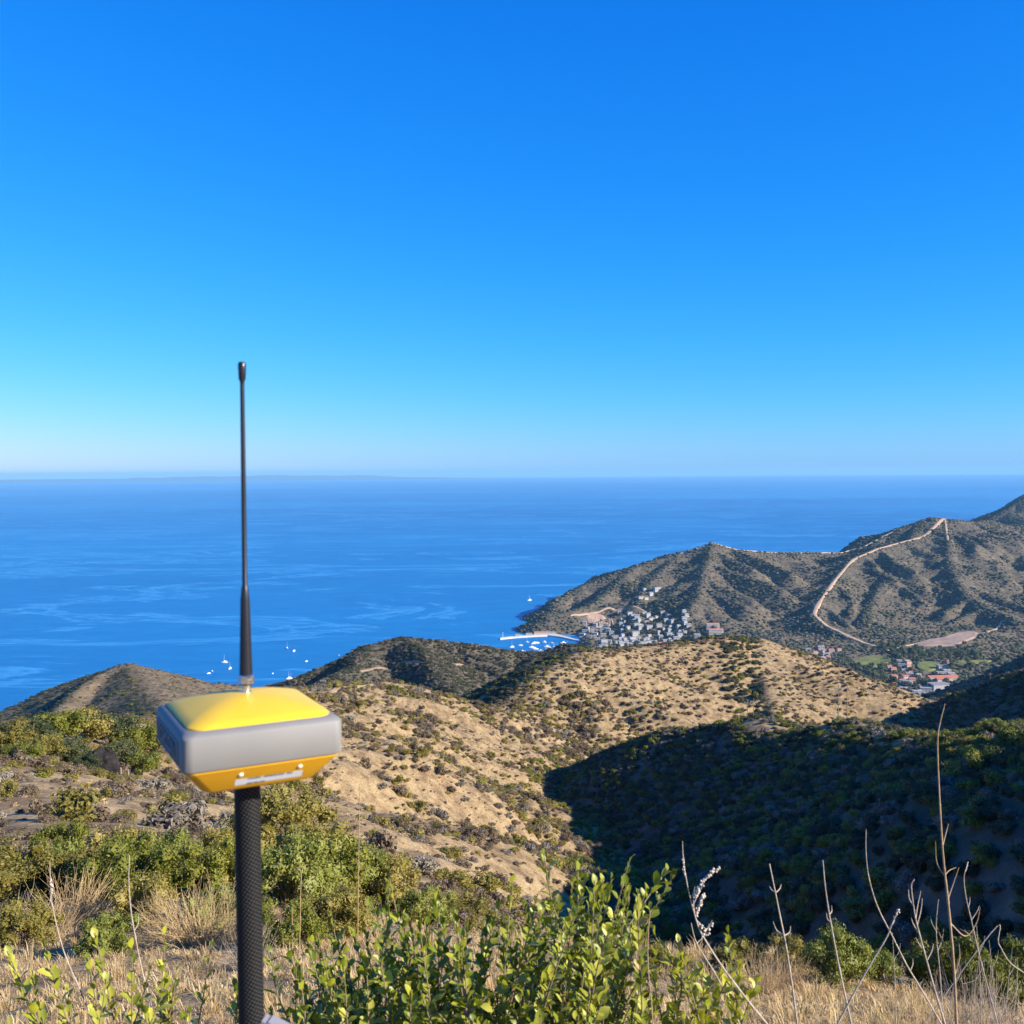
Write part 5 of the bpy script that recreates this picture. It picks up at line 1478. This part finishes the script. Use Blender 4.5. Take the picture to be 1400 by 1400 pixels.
# flat ground of the town, golf grass and bare fields draped on the land
def patch(name, outline, material, tmin, tmax, lift, step=9):
    h = hit(outline, tmin, tmax, 400)
    c = h.mean(0); v = [tuple(c)]; rings_ = 6; n = len(h) * 3
    ring = []
    for k in range(len(h)):
        a, b = h[k], h[(k + 1) % len(h)]
        for t in (0, 1 / 3, 2 / 3): ring.append(a + (b - a) * t)
    ring = np.array(ring)
    for _ in range(2): ring[:, :2] = (np.roll(ring, 1, 0)[:, :2] + 2 * ring[:, :2] + np.roll(ring, -1, 0)[:, :2]) / 4
    vv = [c[:2]]
    for q in range(1, rings_ + 1):
        vv += list(c[:2] + (ring[:, :2] - c[:2]) * q / rings_)
    vv = np.array(vv); z = ground(vv[:, 0], vv[:, 1]) + lift; z[-n:] -= lift + 1.5
    f = []
    for q in range(rings_):
        for k in range(n):
            k2 = (k + 1) % n
            if q == 0: f.append((0, 1 + k, 1 + k2))
            else: f.append((1 + (q - 1) * n + k, 1 + q * n + k, 1 + q * n + k2, 1 + (q - 1) * n + k2))
    me = bpy.data.meshes.new(name); me.from_pydata(np.concatenate([vv, z[:, None]], 1).tolist(), [], f); me.materials.append(material)
    me.update()
    if sum(p.normal.z for p in me.polygons) < 0: me.flip_normals()
    return new_obj(name, me, kind='structure')
patch('fairway', OPEN['fairway'][0], M['fairway'], 1650, 2600, 2.2)
patch('fairway', OPEN['fairway'][1], M['fairway'], 1650, 2600, 2.2)
patch('fairway', [(1300, 905), (1340, 902), (1365, 904), (1340, 908), (1310, 908)], M['fairway'], 1650, 2600, 2.2)
patch('bare_field', [(1238, 884), (1262, 876), (1290, 872), (1315, 862), (1345, 862), (1335, 874), (1310, 884), (1270, 885)], M['field'], 1650, 2700, 2.0)
patch('dirt_lot', [(1250, 978), (1262, 970), (1280, 967), (1294, 968), (1288, 976), (1270, 982)], M['dirt'], 1000, 2400, 2.0)
patch('dirt_lot', [(795, 838), (812, 834), (832, 842), (842, 856), (828, 866), (812, 858)], M['field'], 2200, 2900, 1.5)

# trees in the valley and between the houses
vt_crowns = [cloud_mesh('crown', M['valley_leaf'], seed=700 + q, n=420, lumps=9, size=0.12, flat=0.95) for q in range(4)]
dk_crowns = [cloud_mesh('crown', M['oak'], seed=720 + q, n=420, lumps=9, size=0.12, flat=0.95) for q in range(3)]
tv, tf = tube_np([(0, 0, -0.3), (0.02, 0.01, 0.2), (-0.02, 0.0, 0.5), (0.03, 0.02, 0.95)], [0.075, 0.06, 0.05, 0.02], 6)
trunk_mesh = mesh_np('trunk', tv, tf, M['bark'])
def tree(p, crown, r_, label, group, tall=1.0, lift=0.25):
    t = empty('tree', (p[0], p[1], p[2] - 0.1), label=label, category='tree', group=group)
    c_ = new_obj('crown', crown, t); c_.scale = (r_, r_, r_ * tall); c_.location = (0, 0, r_ * lift); c_.rotation_euler = (0, 0, RNG.uniform(0, 6.28))
    k_ = new_obj('trunk', trunk_mesh, t); k_.scale = (r_, r_, r_ * (lift + tall * 0.9))
    return t
tt = list(taken)
for (x0, x1, y0, y1), n, gap, rr0, lab, grp in (
        ((1150, 1215, 902, 935), 48, 11, (5, 9), 'tree of the grove before the golf grass', 'trees of the grove before the golf grass'),
        ((1205, 1340, 884, 906), 64, 11, (5, 9), 'tree of the belt below the bare field', 'trees of the belt below the bare field'),
        ((1215, 1300, 918, 965), 52, 9, (4, 8), 'tree among the valley houses', 'trees among the valley houses'),
        ((1300, 1400, 880, 950), 36, 12, (5, 9.5), 'dark tree in the shaded part of the valley', 'trees in the shaded part of the valley'),
        ((945, 1000, 850, 885), 16, 10, (4, 7), 'tree beside the apartment blocks', 'trees beside the apartment blocks')):
    for p in area(x0, x1, y0, y1, n, 1500, 2900, gap, tt):
        r_ = RNG.uniform(*rr0); tl = RNG.uniform(0.9, 1.5)
        word = ('tall ' if tl > 1.25 else 'round ') + ('broad ' if r_ > (rr0[0] + rr0[1]) / 2 else 'small ')
        tree(p, vt_crowns[int(RNG.integers(0, 4))], r_, word + lab, word + grp, tl)
for (x0, x1, y0, y1), n, gap, lab, grp in (
        ((842, 945, 832, 888), 62, 8, 'dark tree between the hillside terrace houses', 'trees of the hillside terraces'),
        ((800, 950, 878, 894), 12, 9, 'tree between the harbour front houses', 'trees of the harbour front')):
    for p in area(x0, x1, y0, y1, n, 1900, 2900, gap, tt):
        r_ = RNG.uniform(3.5, 6.5); tl = RNG.uniform(0.9, 1.4)
        word = ('tall ' if tl > 1.15 else 'round ') + ('broad ' if r_ > 5 else 'small ')
        tree(p, dk_crowns[int(RNG.integers(0, 3))], r_, word + lab, word + grp, tl)

# breakwater with its buildings
mp = [sea_at(*q) for q in ((684, 874), (705, 871.5), (728, 869.5), (748, 868), (765, 870.5), (785, 875.5), (808, 878.5), (832, 880.5))]
mw = [7, 10, 15, 22, 15, 9, 8, 8]
def mole():
    t = empty('breakwater', tuple(mp[3]), label='pale concrete breakwater pier reaching out into the bay', category='pier')
    v = []; f = []; n = len(mp)
    for (p, w) in zip(mp, mw):
        for s, z in ((-1.25, -6), (-1, 3.0), (1, 3.0), (1.25, -6)): v.append((p[0], p[1] + s * w, z))
    for k in range(n - 1):
        for j in range(3): f.append((k * 4 + j, (k + 1) * 4 + j, (k + 1) * 4 + j + 1, k * 4 + j + 1))
    f += [(0, 1, 2, 3), tuple(range((n - 1) * 4, n * 4))[::-1]]
    me = bpy.data.meshes.new('deck'); me.from_pydata(v, [], f); me.materials.append(M['concrete']); me.update()
    part('deck', me, t)
    for q, (px, w, d, h, wm, rm) in enumerate(((738, 16, 6, 5.5, 'wall_cream', 'roof_red'), (752, 12, 6, 4.5, 'wall_cream', 'roof_pale'), (722, 8, 4, 4, 'wall_white', 'roof_pale'), (706, 5, 3, 3.5, 'wall_white', 'roof_grey'))):
        x = (px - 700) / 1400 * mp[3][1]; y = float(np.interp(px, (684, 705, 728, 748, 765), [p[1] for p in mp[:5]]))
        b = empty('terminal_building', (x, y, 3.004), label=('low terminal building with red roof on the breakwater', 'low pale roofed building at the widest part of the breakwater', 'small white building on the breakwater', 'smallest hut near the tip of the breakwater')[q], category='building')
        new_obj('wall', box_mesh([(-w, w, -d, d, 0, h)], 'wall', M[wm]), b); new_obj('roof', gable_roof(w, d, h + 0.01, 1.8, M[rm], 2.0), b)
    m_ = empty('harbour_mast', (mp[0][0] + 6, mp[0][1], 3.004), label='white light mast at the tip of the breakwater', category='mast')
    v, f = tube_np([(0, 0, 0), (0, 0, 12)], [0.45, 0.25], 8); new_obj('post', mesh_np('post', v, f, M['boat_white']), m_)
    iv, if_ = ico(1); new_obj('lamp_housing', mesh_np('lamp_housing', iv * 0.9 + np.array((0, 0, 12.6)), if_, M['boat_white']), m_)
mole()
# rocks of the point
p = sea_at(727, 843.5)
iv, if_ = ico(2)
for k, (dx, s, hgt) in enumerate(((-4, 9, 7), (-14, 5, 3.5), (14, 7, 4.0))):
    q = iv * np.array((s, s * 0.8, hgt)) * (1 + 0.3 * pnoise(iv[:, 0] * 2 + k * 9, iv[:, 1] * 2 + iv[:, 2] * 3, 3)[:, None])
    o = new_obj('rock', mesh_np('rock', q, if_, M['cliff']), label='pale rock off the headland, %s' % ('tallest of the three', 'small and seaward', 'nearest the shore')[k], category='rock')
    o.location = (p[0] + dx, p[1] + k * 3, 0.3)

# boats
def hull_mesh(L, B, H):
    v = []; f = []; st = ((-0.5, 0.7), (-0.3, 0.95), (0.0, 1.0), (0.25, 0.8), (0.42, 0.4), (0.5, 0.03))
    for t, w in st:
        for s, z in ((-1, H), (-0.75, 0.1 * H), (0, -0.5), (0.75, 0.1 * H), (1, H)): v.append((t * L, s * w * B / 2, z + (0.25 * H * max(0, t) * 2 if z > 0.5 * H else 0)))
    for k in range(len(st) - 1):
        for j in range(4): f.append((k * 5 + j, (k + 1) * 5 + j, (k + 1) * 5 + j + 1, k * 5 + j + 1))
        f.append((k * 5, k * 5 + 4, (k + 1) * 5 + 4, (k + 1) * 5))
    f.append((0, 1, 2, 3, 4))
    me = bpy.data.meshes.new('hull'); me.from_pydata(v, [], f); me.materials.append(M['boat_white']); return me
HULL = hull_mesh(1, 0.32, 0.14)
CABIN = box_mesh([(-0.22, 0.16, -0.1, 0.1, 0.14, 0.25), (-0.12, 0.06, -0.08, 0.08, 0.25, 0.31)], 'cabin', M['boat_white'])
v, f = tube_np([(0.05, 0, 0.14), (0.05, 0, 1.35)], [0.014, 0.009], 6); MAST = mesh_np('mast', v, f, M['boat_white'])
v, f = tube_np([(0.05, 0, 0.32), (-0.38, 0, 0.30)], [0.022, 0.022], 6); BOOM = mesh_np('boom', v, f, M['boat_white'])
def boat(p, L, rot, sail, label, group=None):
    t = empty('sailing_boat' if sail else 'motor_boat', (p[0], p[1], 0.3), label=label, category='boat')
    if group: t['group'] = group
    t.scale = (L, L, L); t.rotation_euler = (0, 0, rot)
    new_obj('hull', HULL, t); new_obj('cabin', CABIN, t)
    if sail: new_obj('mast', MAST, t); new_obj('boom', BOOM, t)
for px, py, L, sail, lab in ((307, 906, 13, 1, 'white sailing boat left of the antenna, the higher of two'), (314.5, 914.5, 11, 1, 'white sailing boat close left of the antenna foot'), (290, 918.5, 9, 0, 'white motor boat left of the sailing boats'),
                             (285.5, 921, 8, 0, 'white motor boat nearest the left hill'), (392.5, 887, 11, 1, 'white sailing boat farthest out right of the antenna'), (402, 890.5, 11, 0, 'white motor boat beside the farthest sailing boat'),
                             (395, 928, 11, 1, 'sailing boat close in front of the dark hill'), (398, 929, 10, 1, 'sailing boat beside the dark hill, right of its neighbour'), (419, 904.5, 7, 0, 'small boat between the antenna and the dark hill'),
                             (373, 921, 5, 0, 'tiny boat close right of the antenna foot'), (463, 896, 5, 0, 'tiny boat just above the dark hill'),
                             (724, 821, 14, 1, 'lone sailing boat off the headland')):
    boat(sea_at(px, py), L, RNG.uniform(0, 6.28), sail, lab)
n = 0
while n < 36:
    px, py = RNG.uniform(700, 800), RNG.uniform(877, 894)
    q = sea_at(px, py)
    if float(ground(q[0], q[1])[0]) > -4 or abs(np.interp(q[0], [p[0] for p in mp], [p[1] for p in mp]) - q[1]) < 24: continue
    boat(q, RNG.uniform(7, 14), RNG.uniform(-0.5, 0.5) + (3.14 if n % 2 else 0), n % 3 == 0, 'white sailing boat moored inside the breakwater' if n % 3 == 0 else 'white motor boat moored inside the breakwater',
         'sailing boats moored inside the breakwater' if n % 3 == 0 else 'motor boats moored inside the breakwater')
    n += 1

# ------------------------------------------------------------------ oaks, rock and turn-out on the spur to the left
oak_crowns = [cloud_mesh('crown', M[('olive', 'oak', 'green')[q % 3]], seed=740 + q, n=3600, lumps=20, size=0.045, flat=0.85, lump_r=(0.2, 0.36), rough=0.3) for q in range(6)]
def at_ground(px, Y):
    p = P(px, 1000, Y); return np.array((p[0], Y, float(ground(p[0], Y)[0])))
for k, (px, Y, r_, lab) in enumerate((
        (12, 112, 2.6, 'yellow olive tree at the left edge of the picture'), (45, 118, 2.5, 'olive tree second from the left edge'), (82, 124, 3.0, 'broad olive tree in the left grove'),
        (60, 102, 2.0, 'low olive tree in front of the left grove'), (100, 106, 2.2, 'bushy olive tree left of the dark rock'), (22, 98, 1.6, 'bright green small tree at the left edge'),
        (120, 128, 3.1, 'dark oak behind the dark rock'), (150, 130, 3.2, 'dark oak just right of the dark rock'), (182, 130, 3.1, 'dark oak between the rock and the receiver'),
        (205, 134, 2.9, 'dark oak half behind the receiver'), (170, 116, 2.2, 'round olive tree above the turn-out'), (192, 113, 2.0, 'green tree beside the receiver above the tan bank'),
        (235, 142, 2.4, 'olive tree behind the receiver'), (118, 97, 1.2, 'bright low bush tree beside the dark rock'), (40, 96, 1.3, 'low brown green tree below the left grove'))):
    tree(at_ground(px, Y), oak_crowns[k % 6], r_ * 1.3, lab, 'oak grove on the left spur', 0.9, 0.12)
# rock bank by the turn-out; its near-black colour stands in for a hollow's shade
def rock_bank():
    bm = bmesh.new(); bmesh.ops.create_icosphere(bm, subdivisions=4, radius=1.0)
    for v_ in bm.verts:
        c_ = v_.co
        nz = 0.28 * float(pnoise(c_.x * 2.1 + c_.z, c_.y * 2.1 - c_.z * 1.4, 8)) + 0.16 * float(pnoise(c_.x * 5, c_.z * 6 + c_.y * 3, 9)) + 0.08 * float(pnoise(c_.x * 13, c_.z * 12, 10))
        v_.co = c_ * (1 + nz)
        v_.co.x *= 1.75; v_.co.y *= 1.2; v_.co.z *= 1.75
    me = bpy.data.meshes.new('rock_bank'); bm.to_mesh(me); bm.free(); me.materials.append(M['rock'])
    o = new_obj('rock_bank', me, label='rock bank painted dark as a shaded hollow among the left trees', category='rock')
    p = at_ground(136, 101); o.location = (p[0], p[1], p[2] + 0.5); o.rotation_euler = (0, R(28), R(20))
rock_bank()
pts = [at_ground(px, Y) for px, Y in ((140, 97), (176, 97), (182, 103), (150, 104))]
me = bpy.data.meshes.new('turnout'); me.from_pydata([(p[0], p[1], p[2] + 0.12) for p in pts] + [(p[0], p[1], p[2] - 1) for p in pts], [], [(0, 1, 2, 3), (0, 4, 5, 1), (1, 5, 6, 2), (2, 6, 7, 3), (3, 7, 4, 0)]); me.materials.append(M['asphalt']); me.update()
if me.polygons[0].normal.z < 0: me.flip_normals()
new_obj('turnout_pavement', me, kind='structure')
for k, px in enumerate((164, 174)):
    p = at_ground(px, 96.2)
    v, f = tube_np([(0, 0, -0.2), (0, 0, 1.15)], [0.09, 0.08], 7)
    o = new_obj('fence_post', mesh_np('fence_post', v, f, M['wood_pole']), label=('short wooden post at the turn-out, the left one', 'short wooden post at the turn-out, the right one')[k], category='post')
    o.location = p

# ------------------------------------------------------------------ power poles
def utility_pole(px, Y, h, label, arm=1.6):
    p = at_ground(px, Y)
    t = empty('utility_pole', tuple(p), label=label, category='utility pole')
    v, f = tube_np([(0, 0, -0.5), (0, 0, h)], [0.11, 0.08], 8); new_obj('post', mesh_np('post', v, f, M['wood_pole']), t)
    new_obj('crossarm', box_mesh([(-arm, arm, -0.07, 0.07, h - 0.8, h - 0.62)], 'crossarm', M['wood_pole']), t)
    for s in (-1, 0, 1):
        o = new_obj('insulator', revolve('insulator', [(0.05, 0), (0.09, 0.05), (0.05, 0.12), (0.08, 0.18), (0.03, 0.26)], M['grey_rubber'], 8), t); o.location = (s * arm * 0.85, 0, h - 0.62 + (0.0 if s else 0.63))
    return p, h
A1 = utility_pole(1146, 226, 8.2, 'tall power pole on the dark ridge, left of a pair', 0.9)
A2 = utility_pole(1158, 227, 8.0, 'tall power pole on the dark ridge, right of a pair', 0.9)
B1 = utility_pole(1022, 263, 4.9, 'power pole on the sunny knob, left of a pair', 0.9)
B2 = utility_pole(1030, 264, 4.9, 'power pole on the sunny knob, right of a pair', 0.9)
utility_pole(1105, 300, 5.0, 'lone thin power pole behind the dark ridge', 0.8)
D1 = utility_pole(1353, 512, 7.0, 'power pole on the far right ridge, left of a pair', 1.0)
D2 = utility_pole(1361, 514, 7.0, 'power pole on the far right ridge, right of a pair', 1.0)
M['wire'] = metal('grey_wire', (0.35, 0.35, 0.36), 0.5)
def wire(a, b, sag, label):
    ts = np.linspace(0, 1, 24)
    pts = np.array([(a[0][0] + (b[0][0] - a[0][0]) * t, a[0][1] + (b[0][1] - a[0][1]) * t, a[0][2] + a[1] - 0.2 + (b[0][2] + b[1] - a[0][2] - a[1]) * t - sag * 4 * t * (1 - t)) for t in ts])
    v, f = tube_np(pts, 0.022, 4)
    new_obj('power_line', mesh_np('power_line', v, f, M['wire']), label=label, category='wire')
wire(B2, A1, 0.9, 'wire from the sunny knob to the dark ridge poles')
print('town', round(time.time() - T0, 1))
# ------------------------------------------------------------------ haze
def haze():
    m = bpy.data.materials.new('haze_air'); m.use_nodes = True
    n, l = m.node_tree.nodes, m.node_tree.links
    n.remove(n['Principled BSDF'])
    pv = n.new('ShaderNodeVolumePrincipled')
    pv.inputs['Color'].default_value = (0.31, 0.66, 1.0, 1)
    pv.inputs['Density'].default_value = 2.6e-5
    pv.inputs['Anisotropy'].default_value = 0.0
    l.new(pv.outputs[0], n['Material Output'].inputs['Volume'])
    S = 72000.0
    v = [(x, y, z) for z in (-40.0, 470.0) for y in (-S, S) for x in (-S, S)]
    f = [(0, 2, 3, 1), (4, 5, 7, 6), (0, 1, 5, 4), (2, 6, 7, 3), (0, 4, 6, 2), (1, 3, 7, 5)]
    me = bpy.data.meshes.new('haze'); me.from_pydata(v, [], f); me.materials.append(m)
    new_obj('haze', me, kind='stuff', label='thin blue haze over the sea and hills', category='haze')
haze()
